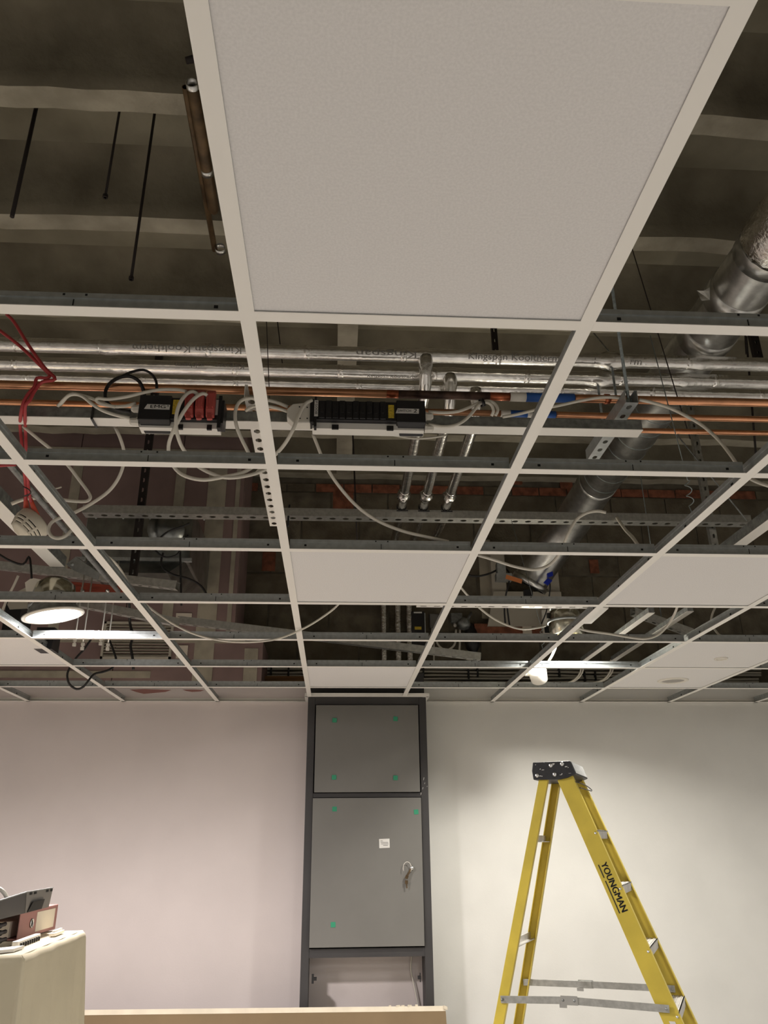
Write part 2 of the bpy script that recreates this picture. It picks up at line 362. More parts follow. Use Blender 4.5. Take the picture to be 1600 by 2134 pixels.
part('inner_lining', MB().box((xl - .006, WY - .03, zd4 - .9), (xr + .006, WY - .001, zd4)), 'wallp', cu)
part('inner_lining', MB().box((xl - .006, FY + .06, zd3), (xr + .006, FY + .065, zd0)), 'gap', cu)
up = part('door', MB().box((xl, FY - .012, zd1), (xr, FY + .010, zd0)), 'door', cu, 'upper grey door panel'); bev(up, .0015)
lo = part('door', MB().box((xl - .006, FY - .014, zd3), (xr + .004, FY + .010, zd2)), 'door', cu, 'lower grey door panel'); bev(lo, .0015)
def stick(par, qx, qy, w_=.027):
    c_ = py(qx, qy, FY - .0145); a_ = random.uniform(-.08, .08); u = np.array([math.cos(a_), 0, math.sin(a_)]) * w_; v = np.array([-math.sin(a_), 0, math.cos(a_)]) * w_
    part('green_sticker', MB().obox(c_ - u / 2 - v / 2, u, v, -Y3 * .001), 'green', par)
for q in ((697, 1501), (824, 1498), (696, 1620), (824, 1621)): stick(up, *q)
for q in ((697, 1686), (867, 1692), (694, 1927)): stick(lo, *q)
lc = py(801, 1758, FY - .0145)
part('door_label', MB().obox(lc + (-.031, 0, -.025), (.062, 0, .002), (-.001, 0, .05), -Y3 * .001), 'whitel', lo, 'small white printed paper label')
mb = MB()
for k, (a_, b_) in enumerate(((-.024, -.010), (-.022, .022), (-.020, .024), (-.008, .020))): mb.box((lc[0] + a_, lc[1] - .0018, lc[2] + .013 - k * .008), (lc[0] + b_, lc[1] - .0012, lc[2] + .0155 - k * .008))
part('print_line', mb, 'grayink', lo)
kc = py(858, 1809, FY - .015)
part('lock_barrel', MB().lathe([(0, .016), (.008, .016), (.010, .012), (.011, 0)], kc, -Y3, 16), 'clip', lo)
kp = kc + (-.006, -.012, -.006)
part('key_ring', MB().tube([kp + np.array((-.022 + .024 * math.cos(t), -.002, .006 + .034 * math.sin(t))) for t in np.linspace(-.6, 3.6, 18)], .0016, 6), 'white', lo, 'clear plastic tie through the key')
part('key', MB().bar(kp, kp + (-.022, -.003, -.032), .012, .003, X3).bar(kp + (-.022, -.003, -.032), kp + (-.03, -.003, -.05), .017, .003, X3), 'brownpipe', lo)
part('key', MB().bar(kp + (-.028, -.002, -.058), kp + (-.028, -.002, -.078), .017, .0025, X3).bar(kp + (-.028, -.002, -.078), kp + (-.026, -.002, -.100), .007, .0025, X3), 'brownpipe', lo)
for (qx, qy, sg) in ((653, 2040, 1), (877, 2037, -1)):
    c_ = py(qx, qy, FY + .012); part('latch', MB().box((c_[0] - .004 * sg - .006, FY + .004, c_[2] - .022), (c_[0] + .004 * sg - .002, FY + .03, c_[2] + .022)).box((c_[0], FY + .006, c_[2] - .008), (c_[0] + .018 * sg, FY + .024, c_[2] + .008)), 'black', cu)
mb = MB()
for (qx, qy, l_) in ((882, 1626, .016), (884, 1634, .008), (880, 1645, .012), (876, 1657, .014), (889, 1640, .005)):
    c_ = py(qx, qy, FY - .0005); mb.obox(c_, (.0025, 0, .001), (.003, 0, l_), (0, -.0006, 0))
part('scuff_mark', mb, 'whitel', cu)
wp = spline([py(858, 1990, WY - .05), py(856, 2020, WY - .05), py(862, 2050, WY - .05), py(872, 2100, WY - .05), py(876, 2130, WY - .05)])
single('hanging_cable', MB().tube(wp, .0045, 7), 'whitec', 'thin white cable hanging in the open recess under the grey cupboard doors', 'cable')

# ------------------------------------------------------------------ plasterboard sheet
bl = py(120, 2105, 3.87); br = py(928, 2104, 3.87)
zt_ = (bl[2] + br[2]) / 2
ps = thing('plasterboard_sheet', 'brown backed plasterboard sheet with ivory edge standing before the cupboard', 'plasterboard', (br[0] - 1, 3.5, 0))
tl = np.array([br[0] - 2.4, 3.87, zt_ + .02]); trp = np.array([br[0], 3.87, zt_]); dn = np.array([0, -.34, -1.0]) * (zt_ / 1.0); dn[1] = -.30
nn = np.cross(trp - tl, dn); nn /= np.linalg.norm(nn)
def sheet(a_, b_, th=.0125):
    d_ = dn; return MB().obox(tl + d_ * a_, trp - tl, d_ * (b_ - a_), nn * th)
part('board_face', sheet(.030, 1.0), 'board', ps)
eb = sheet(0, .030); part('edge_paper', eb, 'boarde', ps)
mb = MB()
for k in range(7):
    q = trp + (-.30 + .022 * k + random.uniform(-.01, .01), random.uniform(-.004, .004), .0); part('plaster_crumb', MB().obox(q, (random.uniform(.008, .022), .002, 0), (0, .006, .001), (0, 0, random.uniform(.003, .007))), 'boarde', ps)
q = trp + (-.012, -.006, -.012); mb.obox(q, (.018, 0, -.006), (.004, -.008, 0), (0, 0, .016)); part('torn_corner', mb, 'boarde', ps)

# ------------------------------------------------------------------ step ladder
LT = np.array([1.195, 2.6, 1.884]); th = .45
D = np.array([math.cos(th), -math.sin(th), 0]); W = np.array([math.sin(th), math.cos(th), 0])
w0, wk, s1, s2, aa = .146, .058, .37, .27, .036
def lp(near, stile, s):
    sg = -1 if near else 1
    return LT + sg * (w0 + wk * s) * W + ((aa + s1 * s) if stile else (-aa - s2 * s)) * D - Z3 * s
ld = thing('step_ladder', 'yellow fibreglass step ladder with black cap standing open by the white wall', 'ladder', (1.3, 2.5, 0))
SB = LT[2] - .035
for near in (True, False):
    sg = -1 if near else 1
    for st in (True, False):
        a_, b_ = lp(near, st, .03), lp(near, st, SB); d_ = (b_ - a_) / np.linalg.norm(b_ - a_)
        wd, fl = (.068, .030) if st else (.040, .024)
        sd = np.cross(d_, W); sd /= np.linalg.norm(sd); sd = sd if sd @ D > 0 else -sd
        Wn = np.cross(sd, d_); Wn = Wn if Wn @ W > 0 else -Wn
        mb = MB(); L = b_ - a_
        o_ = a_ + Wn * sg * .0
        mb.obox(o_ - sd * wd / 2, L, sd * wd, Wn * sg * .004)               # web on the outer side
        for e in (-1, 1): mb.obox(o_ + sd * e * wd / 2 - sd * (.004 if e > 0 else 0), L, sd * .004, -Wn * sg * fl)
        s_ = part('stile' if st else 'rear_leg', mb, 'yel', ld); bev(s_, .0015)
        foot = MB().obox(b_ - sd * (wd / 2 + .004) - d_ * .04, d_ * .075, sd * (wd + .008), -Wn * sg * (fl + .006)); part('foot', foot, 'black', s_)
        if near and st:
            tv = MB(); ts = .375; tp = lp(True, True, ts) + Wn * sg * .0048 + sd * .004
            tl_ = .190; r_ = d_; v_ = sd
            V_ = MB()
            for e_ in (-.0012, 0, .0012): text_on('YOUNGMAN', tp - v_ * .012 + r_ * e_, r_, v_, tl_, .026, 0, V_)
            part('lettering', V_, 'ink', s_, 'black maker lettering along the stile')
            part('underline', MB().obox(tp - v_ * .024 - r_ * .0, r_ * .052, v_ * .004, Wn * sg * .0006).obox(tp - v_ * .024 + r_ * .064, r_ * .126, v_ * .004, Wn * sg * .0006), 'ink', s_)
# top cap
ca = LT + Z3 * .0; hw = w0 + .010
capo = [(-.105, -.045), (-.115, .0), (-.105, .036), (.085, .036), (.108, .020), (.118, -.030), (.06, -.045)]
# outline in (D, z), pushed through the ladder width
capP = [ca + D * a_ + Z3 * b_ - W * (hw + .008) for a_, b_ in [(-.088, -.038), (-.092, .0), (-.085, .036), (.080, .036), (.100, -.020), (.062, -.034), (.03, -.040)]]
cp = part('top_cap', MB().poly(capP, W * (2 * hw + .016)), 'capb', ld); bev(cp, .003)
fr = capP[3] ; e_ = capP[4] - capP[3]; nW = np.cross(W, e_); nW /= np.linalg.norm(nW); nW = nW if nW @ D > 0 else -nW
part('cap_plate', MB().obox(fr + e_ * .06 + W * .014 + nW * .0004, e_ * .86, W * (2 * hw - .014), nW * .0012), 'capg', cp, 'grey plate on the front of the cap')
for (a_, b_) in ((-.070, -.020), (-.006, .020), (.044, .024), (.008, -.018)):
    part('rivet', MB().lathe([(0, .005), (.006, .0045), (.0095, .001), (.0095, -.002)], ca + D * a_ + Z3 * b_ - W * (hw + .0085), -W, 14), 'clip', cp)
mb = MB()
for k in range(16):
    part('paint_splash', MB().obox(ca + D * random.uniform(-.08, .07) + Z3 * random.uniform(-.028, .03) - W * (hw + .0084), D * random.uniform(.003, .012), Z3 * random.uniform(.001, .005) + D * .002, -W * .0005), 'whitel', cp)
def solve(near, st, qy):
    lo_, hi_ = 0, 1.9
    for _ in range(40):
        m_ = (lo_ + hi_) / 2; d_ = lp(near, st, m_) - C; yy = 1067 - F * (d_ @ UP) / (d_ @ FW)
        lo_, hi_ = (m_, hi_) if yy < qy else (lo_, m_)
    return m_
st_ = [solve(True, True, y) for y in (1730, 1845, 1975, 2110)]; dd = st_[1] - st_[0]
s = st_[0]; ss = list(st_)
while ss[-1] + dd < SB - .1: ss.append(ss[-1] + dd * 1.05)
for s in ss:
    a_, b_ = lp(True, True, s), lp(False, True, s); w_ = (b_ - a_) / np.linalg.norm(b_ - a_)
    mb = MB().obox(a_ - D * .029 + w_ * .005, b_ - a_ - w_ * .010, D * .067, -Z3 * .004)
    mb.obox(a_ + D * .034 + w_ * .005, b_ - a_ - w_ * .010, D * .004, -Z3 * .034)
    mb.obox(a_ - D * .029 + w_ * .005, b_ - a_ - w_ * .010, D * .004, -Z3 * .026)
    for k in range(4): mb.obox(a_ - D * (.024 - .016 * k) + w_ * .005, b_ - a_ - w_ * .01, D * .004, Z3 * .002)
    tr_ = part('tread', mb, 'alu', ld)
    part('rivet', MB().lathe([(0, .003), (.004, .002), (.005, 0)], a_ + D * .03 - W * .006 - Z3 * .012, -W, 10), 'clip', tr_)
for y in (1748, 1968):
    s = solve(True, False, y); a_, b_ = lp(True, False, s), lp(False, False, s); w_ = (b_ - a_) / np.linalg.norm(b_ - a_)
    part('rear_rung', MB().obox(a_ - D * .012 + w_ * .004 - Z3 * .014, b_ - a_ - w_ * .008, D * .024, Z3 * .003).obox(a_ - D * .012 + w_ * .004 - Z3 * .014, b_ - a_ - w_ * .008, D * .003, Z3 * .028), 'alu', ld)
s = solve(True, False, 1880 + 480); 
for near, ya, yb, mid in ((True, 2082, 2101, .42), (False, 2046, 2060, .42)):
    sg = -1 if near else 1; off = W * sg * (.008 if near else -.012)
    a_ = lp(near, False, solve(near, False, ya)) + off; b_ = lp(near, True, solve(near, True, yb)) + off
    m_ = a_ * (1 - mid) + b_ * mid + Z3 * (.010 if near else .002)
    sy = MB().bar(a_ - (m_ - a_) * .03, m_ + (b_ - a_) * .05, .026, .003, Z3)
    st1 = part('spreader_bar', sy, 'galvl', ld); bev(st1, .0008)
    o2 = W * sg * .004
    part('spreader_bar', MB().bar(m_ + o2 - (b_ - a_) * .03, b_ + o2 + (b_ - m_) * .03, .026, .003, Z3), 'galvl', ld)
    part('hinge_plate', MB().bar(m_ + o2 * 2 - (b_ - a_) * .045, m_ + o2 * 2 + (b_ - a_) * .06, .032, .003, Z3).bar(m_ + o2 - (b_ - a_) * .055 - Z3 * .02, m_ + o2 - (b_ - a_) * .01 - Z3 * .02, .012, .012, Z3), 'clip', st1)
    for q in (a_, m_ - (b_ - a_) * .03, m_ + (b_ - a_) * .04): part('rivet', MB().lathe([(0, .012), (.005, .011), (.006, .0)], q, W * sg, 10), 'galvd', st1)
    part('rivet', MB().lathe([(0, .012), (.005, .011), (.006, .0)], b_, W * sg, 10), 'galvd', st1)
part('tie_band', MB().tube(spline([lp(True, True, .05) + D * .034 - W * .0, lp(True, True, .055) + D * .05 + W * .1, lp(False, True, .06) + D * .045, lp(False, True, .075) + D * .05, lp(True, True, .075) + D * .042 + W * .02]), .0022, 6), 'black', ld)
part('spec_label', MB().obox(lp(True, True, solve(True, True, 2128)) - W * .0052 - D * .012, D * .022, -Z3 * .05 + D * .018, -W * .0006), 'whitel', ld)

# ------------------------------------------------------------------ cloth-covered table
TZ = 1.32
cA, cB = pz(45, 1993, TZ), pz(172, 1941, TZ)      # near and far right-hand corners
tx = np.array([cA[0] - 1.5, cA[1], 0])
tb = thing('covered_table', 'tall stand under a cream dust sheet at the left', 'table', ((cA[0] + cB[0]) / 2 - .6, (cA[1] + cB[1]) / 2, 0))
xe = (cA[0] + cB[0]) / 2
part('table_top', MB().box((xe - 1.3, cA[1] + .02, TZ - .03), (xe - .02, cB[1] - .02, TZ - .006)), 'timber', tb)
for lx in (xe - 1.22, xe - .10):
    for ly in (cA[1] + .09, cB[1] - .09): part('leg', MB().box((lx - .02, ly - .02, 0), (lx + .02, ly + .02, TZ - .03)), 'timber', tb)
# sheet: top plus a draped skirt with folds, one surface
per = []                                          # perimeter walk: front edge, near corner, right side, far corner, back edge
fx0 = xe - 1.3
for t in np.linspace(0, 1, 40): per.append((np.array([fx0 + (cA[0] - fx0) * t, cA[1], TZ]), np.array([0, -1, 0])))
for t in np.linspace(0, 1, 9)[1:-1]: per.append((cA.copy(), np.array([math.sin(t * PI / 2), -math.cos(t * PI / 2), 0])))
for t in np.linspace(0, 1, 34): per.append((cA + (cB - cA) * t, np.array([1, 0, 0])))
for t in np.linspace(0, 1, 9)[1:-1]: per.append((cB.copy(), np.array([math.cos(t * PI / 2), math.sin(t * PI / 2), 0])))
for t in np.linspace(0, 1, 40): per.append((np.array([cB[0] + (fx0 - cB[0]) * t, cB[1], TZ]), np.array([0, 1, 0])))
K = len(per); zs = [0, .006, .02, .05, .1, .17, .25, .35, .5, .7, .95, 1.28]
mb = MB(); vs = []
for q, (dz) in enumerate(zs):
    for k, (p_, n_) in enumerate(per):
        f_ = min(1, dz / .5)
        fold = .022 * math.sin(k * .55 + .6 * math.sin(k * .21)) * f_ + .013 * math.sin(k * 1.37 + 1) * f_
        cor = .045 * f_ * math.exp(-((k - 43) / 3.) ** 2) - .03 * f_ * math.exp(-((k - 49) / 2.) ** 2) + .016 * f_ * math.exp(-((k - 82) / 4.) ** 2)
        bul = .012 * math.sin(min(1, dz / 1.0) * PI)
        r_ = .004 + min(dz, .008) + fold * .8 + cor + bul
        sag = -.006 * math.sin(k * .4) ** 2 if q < 2 else 0
        v_ = p_ + n_ * (r_ if q else 0) ; vs.append((v_[0], v_[1], TZ - dz + (0 if q else .004) + sag * .3))
fs = [(q * K + k, q * K + k + 1, (q + 1) * K + k + 1, (q + 1) * K + k) for q in range(len(zs) - 1) for k in range(K - 1)]
mb.add(vs, fs, 0, True); mb.f.append(tuple(range(K))[::-1]); mb.m.append(0); mb.s.append(False)
part('dust_sheet', mb, 'cloth', tb)
# lever arch file lying flat, spine towards the room
ZT = TZ + .005
b0, b1 = pz(33, 1960, ZT), pz(113, 1936, ZT); bd = b1 - b0; bL = np.linalg.norm(bd); bd /= bL; bn = np.array([bd[1], -bd[0], 0]); H = .078
bi = thing('lever_arch_file', 'dusty pink lever arch file lying flat with its blank labelled spine showing', 'binder', b0 + bd * bL / 2 - bn * .13)
zz = Z3
part('cover', MB().obox(b0, bd * bL, -bn * .27, zz * .003), 'pinkb', bi)
part('cover', MB().obox(b0 + zz * (H - .003), bd * bL, -bn * .27, zz * .003), 'pinkb', bi)
sp = part('spine', MB().obox(b0, bd * bL, bn * .003, zz * H), 'pinkb', bi); bev(sp, .004)
part('spine_label', MB().obox(b0 + bd * bL * .42 + bn * .0032 + zz * .010, bd * bL * .50, bn * .0008, zz * (H - .020)), 'paper', sp, 'blank cream spine label')
part('finger_hole', MB().lathe([(0, .001), (.010, .001), (.011, .002), (.0135, .002), (.0135, 0)], b0 + bd * bL * .30 + bn * .003 + zz * H * .5, bn, 18), ['gap'], sp)
part('ring_rim', MB().lathe([(.0100, .0015), (.011, .004), (.0135, .0035), (.0135, 0)], b0 + bd * bL * .30 + bn * .003 + zz * H * .5, bn, 18), 'clip', sp)
part('paper_stack', MB().obox(b0 + bd * .012 - bn * .03 + zz * .006, bd * (bL - .03), -bn * .2, zz * .045), 'paper', bi)
# dark document tray propped on the file
def pp(x, y, off):                                 # point of the upright plane through the file's spine, moved out by off
    d = ray(x, y); o = b0 + bn * off; return C + d * (((o - C) @ bn) / (d @ bn))
tray = thing('black_tray', 'black plastic tray with notched rim propped on the pink file', 'tray', pp(30, 1910, -.01))
A1, Am, B1, B2, Bm, A2 = pp(-40, 1926, .005), pp(52, 1903, .005), pp(101, 1890, .005), pp(110, 1850, .016), pp(55, 1859, .015), pp(-40, 1889, .014)
part('side_panel', MB().poly([A1, Am, Bm, A2], -bn * .003), 'frame', tray)
part('side_panel', MB().poly([Am + bn * .001, B1 + bn * .001, B2 + bn * .001, Bm + bn * .001], -bn * .004), 'grayink', tray, 'grey end section of the tray side')
part('base_panel', MB().obox(A1 + zz * .024, B1 - A1, -bn * .2, zz * .003), 'black', tray)
part('rim', MB().bar(A2, Bm, .005, .003, bn).bar(Bm, B2, .005, .003, bn), 'capg', tray)
mb = MB()
for t in (.12, .28, .74, .90): q = Bm * (1 - t) + B2 * t; part('notch', MB().obox(q - zz * .010 + bn * .0012, (B2 - Bm) * .08, zz * .007, bn * .001), 'gap', tray)
dd2 = B1 - Am; q = Am + dd2 * .04 + zz * .001
part('opening', MB().poly([q + bn * .003, q + dd2 * .60 + bn * .003, q + dd2 * .56 + zz * .030 + bn * .012, q + dd2 * .07 + zz * .030 + bn * .012], bn * .001), 'gap', tray)
# pens, clips and blocks
c_ = b0 - bd * .085 + bn * .01
for k, z_ in enumerate((.010, .028, .046)):
    a_ = b0 - bd * .19 + zz * z_ + bn * (-.01 - .004 * k); single('marker_pen', MB().lathe([(0, 0), (.007, 0), (.0085, .006), (.0085, .09), (.006, .1), (.006, .13), (0, .13)], a_, bd + zz * .02 * k, 12), 'black', ('black marker pen lowest in the bundle beside the pink file', 'black marker pen in the middle of the bundle beside the pink file', 'black marker pen topmost in the bundle beside the pink file')[k], 'pen')
q = pz(62, 1966, ZT); cb = thing('cable_comb', 'white plastic strip with black teeth lying in front of the pink file', 'comb', q)
e0, e1 = pz(38, 1975, ZT), pz(84, 1957, ZT); ed = (e1 - e0); el = np.linalg.norm(ed); ed /= el; en = np.array([ed[1], -ed[0], 0])
bev(part('body', MB().obox(e0 - en * .02, ed * el, en * .02, zz * .016), 'white', cb), .003)
for k in range(9): part('tooth', MB().obox(e0 + ed * (el * (.06 + .1 * k)), ed * .006, en * .006, zz * .010), 'black', cb)
q0, q1 = pz(114, 1952, ZT), pz(134, 1944, ZT); qd = q1 - q0; qn = np.array([qd[1], -qd[0], 0]) / np.linalg.norm(qd)
bb = thing('terminal_block', 'small white plastic block near the far edge of the dust sheet', 'block', (q0 + q1) / 2)
bev(part('body', MB().obox(q0, qd, -qn * .02, zz * .010), 'white', bb), .002); part('ridge', MB().obox(q0 + qd * .2 - qn * .008, qd * .8, -qn * .008, zz * .015), 'white', bb)
p0_ = pz(-30, 1990, ZT); p1_ = pz(28, 1984, ZT); single('paper_pad', MB().obox(p0_, p1_ - p0_, np.array([.0, .06, 0]) + bd * .02, zz * .008), 'whitel', 'white paper pad at the left edge of the dust sheet', 'paper')
ee = b0 + zz * (H + .06) - bd * .16
single('looped_cable', MB().tube(spline([py(-25, 1880, ee[1] - .02), py(-12, 1857, ee[1] - .02), py(-2, 1852, ee[1]), py(8, 1860, ee[1] + .0), py(14, 1872, ee[1] + .02), py(15, 1886, ee[1] + .03)]), .006, 7), 'white', 'white cable loop standing up behind the black tray', 'cable')

# ------------------------------------------------------------------ services above the grid
def channel(name, label, p0, p1, n, wd=.041, dp=.041, pitch=.05, sl=.028, sw=.014, m='galvd', cat='channel', group=None, back=True):
    m = 'galvl' if m == 'galvd' else m
    p0, p1, n = map(lambda q: np.asarray(q, float), (p0, p1, n)); L = np.linalg.norm(p1 - p0); u = (p1 - p0) / L
    n = n - u * (n @ u); n /= np.linalg.norm(n); v = np.cross(n, u); mb = MB(); k = max(1, int(L / pitch)); pt = L / k
    P = lambda a, b, c=0.: p0 + u * a + v * b - n * c
    for i in range(k):
        a = i * pt; c0 = a + pt / 2; h = wd / 2; q = sw * .35
        outer = [P(a, -h), P(c0 - sl / 2 + q, -h), P(c0 + sl / 2 - q, -h), P(a + pt, -h), P(a + pt, h), P(c0 + sl / 2 - q, h), P(c0 - sl / 2 + q, h), P(a, h)]
        inner = [P(c0 - sl / 2, -sw / 2 + q), P(c0 - sl / 2 + q, -sw / 2), P(c0 + sl / 2 - q, -sw / 2), P(c0 + sl / 2, -sw / 2 + q), P(c0 + sl / 2, sw / 2 - q), P(c0 + sl / 2 - q, sw / 2), P(c0 - sl / 2 + q, sw / 2), P(c0 - sl / 2, sw / 2 - q)]
        mb.add(outer + inner, [(j, (j + 1) % 8, 8 + (j + 1) % 8, 8 + j) for j in range(8)])
    for sg in (-1, 1):
        mb.obox(P(0, sg * (wd / 2 - .0012) - .0012, .0004), u * L, v * .0024, -n * dp)
        if back: mb.obox(P(0, sg * wd / 2 - (.009 if sg > 0 else 0), dp), u * L, v * .009, -n * .002)
    return single(name, mb, m, label, cat, None, group)
def rod(name, label, a, b, r, m='rodz', cat='rod', nut=None, group=None):
    mb = MB().tube(np.linspace(a, b, 3), r, 8)
    if nut is not None: mb.lathe([(0, 0), (nut, 0), (nut, nut * 1.4), (0, nut * 1.4)], np.asarray(b, float), np.asarray(a, float) - np.asarray(b, float), 6, smooth=False)
    return single(name, mb, m, label, cat, None, group)
def cable(label, pts, r=.0046, m='whitec', name='cable', cat='cable', z=None):
    P = [pz(a, b, c) if z else py(a, b, c) for a, b, c in pts]
    return single(name, MB().tube(spline(P), r, 8), m, label, cat)

# --- foil wrapped pipes along the wall
def foil_run(p0, p1, r, crumples, step=.022, n=18):
    L = np.linalg.norm(np.asarray(p1) - p0); k = int(L / step); t = np.linspace(0, 1, k); pts = np.asarray(p0)[None] * (1 - t[:, None]) + np.asarray(p1)[None] * t[:, None]
    amp = np.zeros(k) + .00016; rr = np.full(k, r)
    for (s, wdt, am) in crumples: g = np.exp(-((t * L - s) / wdt) ** 2); amp += am * g; rr += am * .8 * g
    mb = MB(); mb.amp = amp; mb.tube(pts, rr, n, smooth=True); mb.amp = None; return mb
def wrap_text(body, x0, x1, yc, zc, r, ang0, dang, flip, m='grayink'):
    """lettering wrapped on a pipe along x; ang = angle below the horizontal facing the room"""
    V, Fc = text_geo(body); bmx = bmesh.new(); bv = [bmx.verts.new(q) for q in V]
    for f in Fc: bmx.faces.new([bv[q] for q in f])
    ys0, ys1 = V[:, 1].min(), V[:, 1].max(); wdt = V[:, 0].max(); vs = []
    for k in range(1, 9): bmesh.ops.bisect_plane(bmx, geom=bmx.verts[:] + bmx.edges[:] + bmx.faces[:], plane_co=(0, ys0 + (ys1 - ys0) * k / 9, 0), plane_no=(0, 1, 0))
    bmx.verts.index_update(); V = [q.co[:] for q in bmx.verts]; Fc = [tuple(q.index for q in f.verts) for f in bmx.faces]; bmx.free()
    for x, y, _ in V:
        t = (y - ys0) / (ys1 - ys0); s = x / wdt
        X_ = x1 - (x1 - x0) * s if flip else x0 + (x1 - x0) * s
        a = ang0 + dang * ((1 - t) if flip else t)
        vs.append((X_, yc - r * math.cos(a), zc + r * math.sin(a)))
    mb = MB(); mb.add(vs, Fc); return mb
PZf, PR = 3.50, .030
for k, (yy, zz_, lab) in enumerate(((1.672, PZf, 'uppermost and nearest of three silver foil wrapped pipes running along the wall'), (1.813, PZf, 'middle one of three silver foil wrapped pipes running along the wall'), (1.925, PZf, 'lowest and farthest of three silver foil wrapped pipes, just above the copper'))):
    t = thing('foil_insulated_pipe', lab, 'pipe', (.4, yy, zz_), 'foil wrapped pipes'); t['group'] = 'foil wrapped pipes along the wall'
    cr = [((pz(1272, 752, PZf)[0] + 2.2), .05, .006), (.5 + .3 * k, .03, .002), (1.4, .02, .0025), (3.9, .03, .003), (2.0 - .2 * k, .02, .002)]
    if k == 0: cr.append((pz(886, 745, PZf)[0] + 2.2, .035, .003))
    if k == 1: cr.append((pz(937, 790, PZf)[0] + 2.2, .035, .003))
    part('foil_sleeve', foil_run((-2.2, yy, zz_), (3.2, yy, zz_), PR, cr), 'foil', t)
    # joints of the wrapping: thin rings
    for q in np.arange(-1.2, 2.3, .41 + .03 * k): part('tape_joint', MB().lathe([(PR + .0002, -.012), (PR + .0012, -.011), (PR + .0012, .011), (PR + .0002, .012)], (q + random.uniform(-.05, .05), yy, zz_), X3, 18), 'foilc', t)
    xx = lambda a: pz(a, 740 + 40 * k, PZf)[0]
    if k == 0:
        part('lettering', wrap_text('Kingspan Kooltherm', xx(286), xx(506), yy, zz_, PR + .0012, -1.05, 1.35, True), 'foilink', t)
        part('lettering', wrap_text('Kingspan', xx(742), xx(866), yy, zz_, PR + .0012, -.95, 1.2, True), 'foilink', t)
        part('lettering', wrap_text('Kingspan Kooltherm', xx(975), xx(1166), yy, zz_, PR + .0012, -1.2, 1.2, False), 'foilink', t)
        part('lettering', wrap_text('Kooltherm', xx(1240), xx(1340), yy, zz_, PR + .0012, -1.1, 1.0, False), 'foilink', t)
    if k == 1:
        part('lettering', wrap_text('Kingspan Kooltherm', xx(372), xx(512), yy, zz_, PR + .0012, -.55, .9, True), 'foilink', t)
        part('lettering', wrap_text('Kingspan Kooltherm', xx(765), xx(866), yy, zz_, PR + .0012, -1.45, .6, False), 'foilink', t)
# --- branches dropping from them and running to the back wall
for k, (xb, yb, lab, q) in enumerate(((.522, 1.672, 'leftmost foil wrapped branch pipe dropping below the three main pipes', (886, 745)), (.645, 1.813, 'middle foil wrapped branch pipe running back over the long slotted channel', (937, 790)), (.775, 1.925, 'rightmost foil wrapped branch pipe running back over the long slotted channel', None))):
    t = thing('foil_branch_pipe', lab, 'pipe', (xb, yb, 3.35), 'foil wrapped branch pipes to the back wall')
    L0 = np.array([xb, yb - .006, PZf - .01]); zb = 3.352; r_ = .0245
    pts = spline([L0, (xb, yb, PZf - .08), (xb, yb + .012, zb + .05), (xb, yb + .06, zb + .008), (xb, yb + .16, zb), (xb, 2.6, zb), (xb, 3.0, zb)], .03)
    mb = MB(); mb.amp = np.zeros(len(pts)) + .0006 + .002 * np.exp(-((pts[:, 2] - 3.40) / .02) ** 2); rr = np.full(len(pts), r_); rr[pts[:, 2] > 3.42] = .031
    mb.tube(pts, rr, 14); mb.amp = None; part('foil_sleeve', mb, 'foil', t)
    yk = py(842, 1030, 2.83)[1]
    part('crumpled_collar', foil_run((xb, 2.74, zb), (xb, 2.86, zb), r_ + .001, [(.06, .025, .007)], .008, 16), 'foilc', t)
    xw = (.51, .615, .70)[k]
    pts = spline([(xb, 2.99, zb), (xb + .0, 3.3, zb - .002), (xw, 4.05, zb - .004), (xw, 4.40, zb - .01), (xw, 4.50, zb - .06), (xw, 4.52, zb - .2), (xw, 4.52, 2.50)], .011)
    mb = MB(); mb.amp = np.zeros(len(pts)) + .0006; mb.tube(pts, r_ * (.93 + .05 * np.abs(np.sin(np.arange(len(pts)) * .7))), 14); mb.amp = None; part('foil_sleeve', mb, 'foilc', t, 'ribbed foil tape wound round the pipe')
    part('pipe_clip', MB().lathe([(r_ + .001, -.01), (r_ + .004, -.01), (r_ + .004, .01), (r_ + .001, .01)], (xb, 2.965, zb), Y3, 16).box((xb - .03, 2.95, zb - .030), (xb + .035, 2.99, zb - .026)), 'black', t)
# long slotted channel across the room
e0, e1 = pz(172, 1070, 3.285), pz(1556, 1097, 3.285); yc = (e0[1] + e1[1]) / 2
channel('slotted_channel', 'long slotted steel channel spanning the void under the foil branch pipes', (e0[0], yc, 3.285), (e1[0], yc, 3.285), -Z3, wd=.075, dp=.045, pitch=.074, sl=.034, sw=.026)
# hangers of that channel
for (qx, lab) in ((312, 'dark vertical slotted hanger behind the red plugs at the left'), (1447, 'dark vertical slotted hanger at the right end of the long channel')):
    b_ = py(qx, 895, yc + .06); channel('vertical_hanger', lab, (b_[0], yc + .06, py(286, 1203, yc + .06)[2] if qx < 500 else 2.9), (b_[0], yc + .06, SLABZ), -Y3, wd=.041, dp=.03, pitch=.06, sl=.026, sw=.013, m='rod' if qx < 500 else 'galvd', cat='hanger')
for (a_, b_, Y_, lab, wd_) in ((690, 742, 2.35, 'short dark slotted hanger stub above the foil pipes in the middle', .030), (690, 745, 2.3, 'dark slotted hanger above the foil pipes at the far right', .045)):
    qx = 1034 if wd_ < .04 else 1582; b1_ = py(qx, b_, Y_); channel('vertical_hanger', lab, (b1_[0], Y_, b1_[2]), (b1_[0], Y_, SLABZ), -Y3, wd=wd_, dp=.025, pitch=.06, sl=.02, sw=.010, m='rod', cat='hanger')
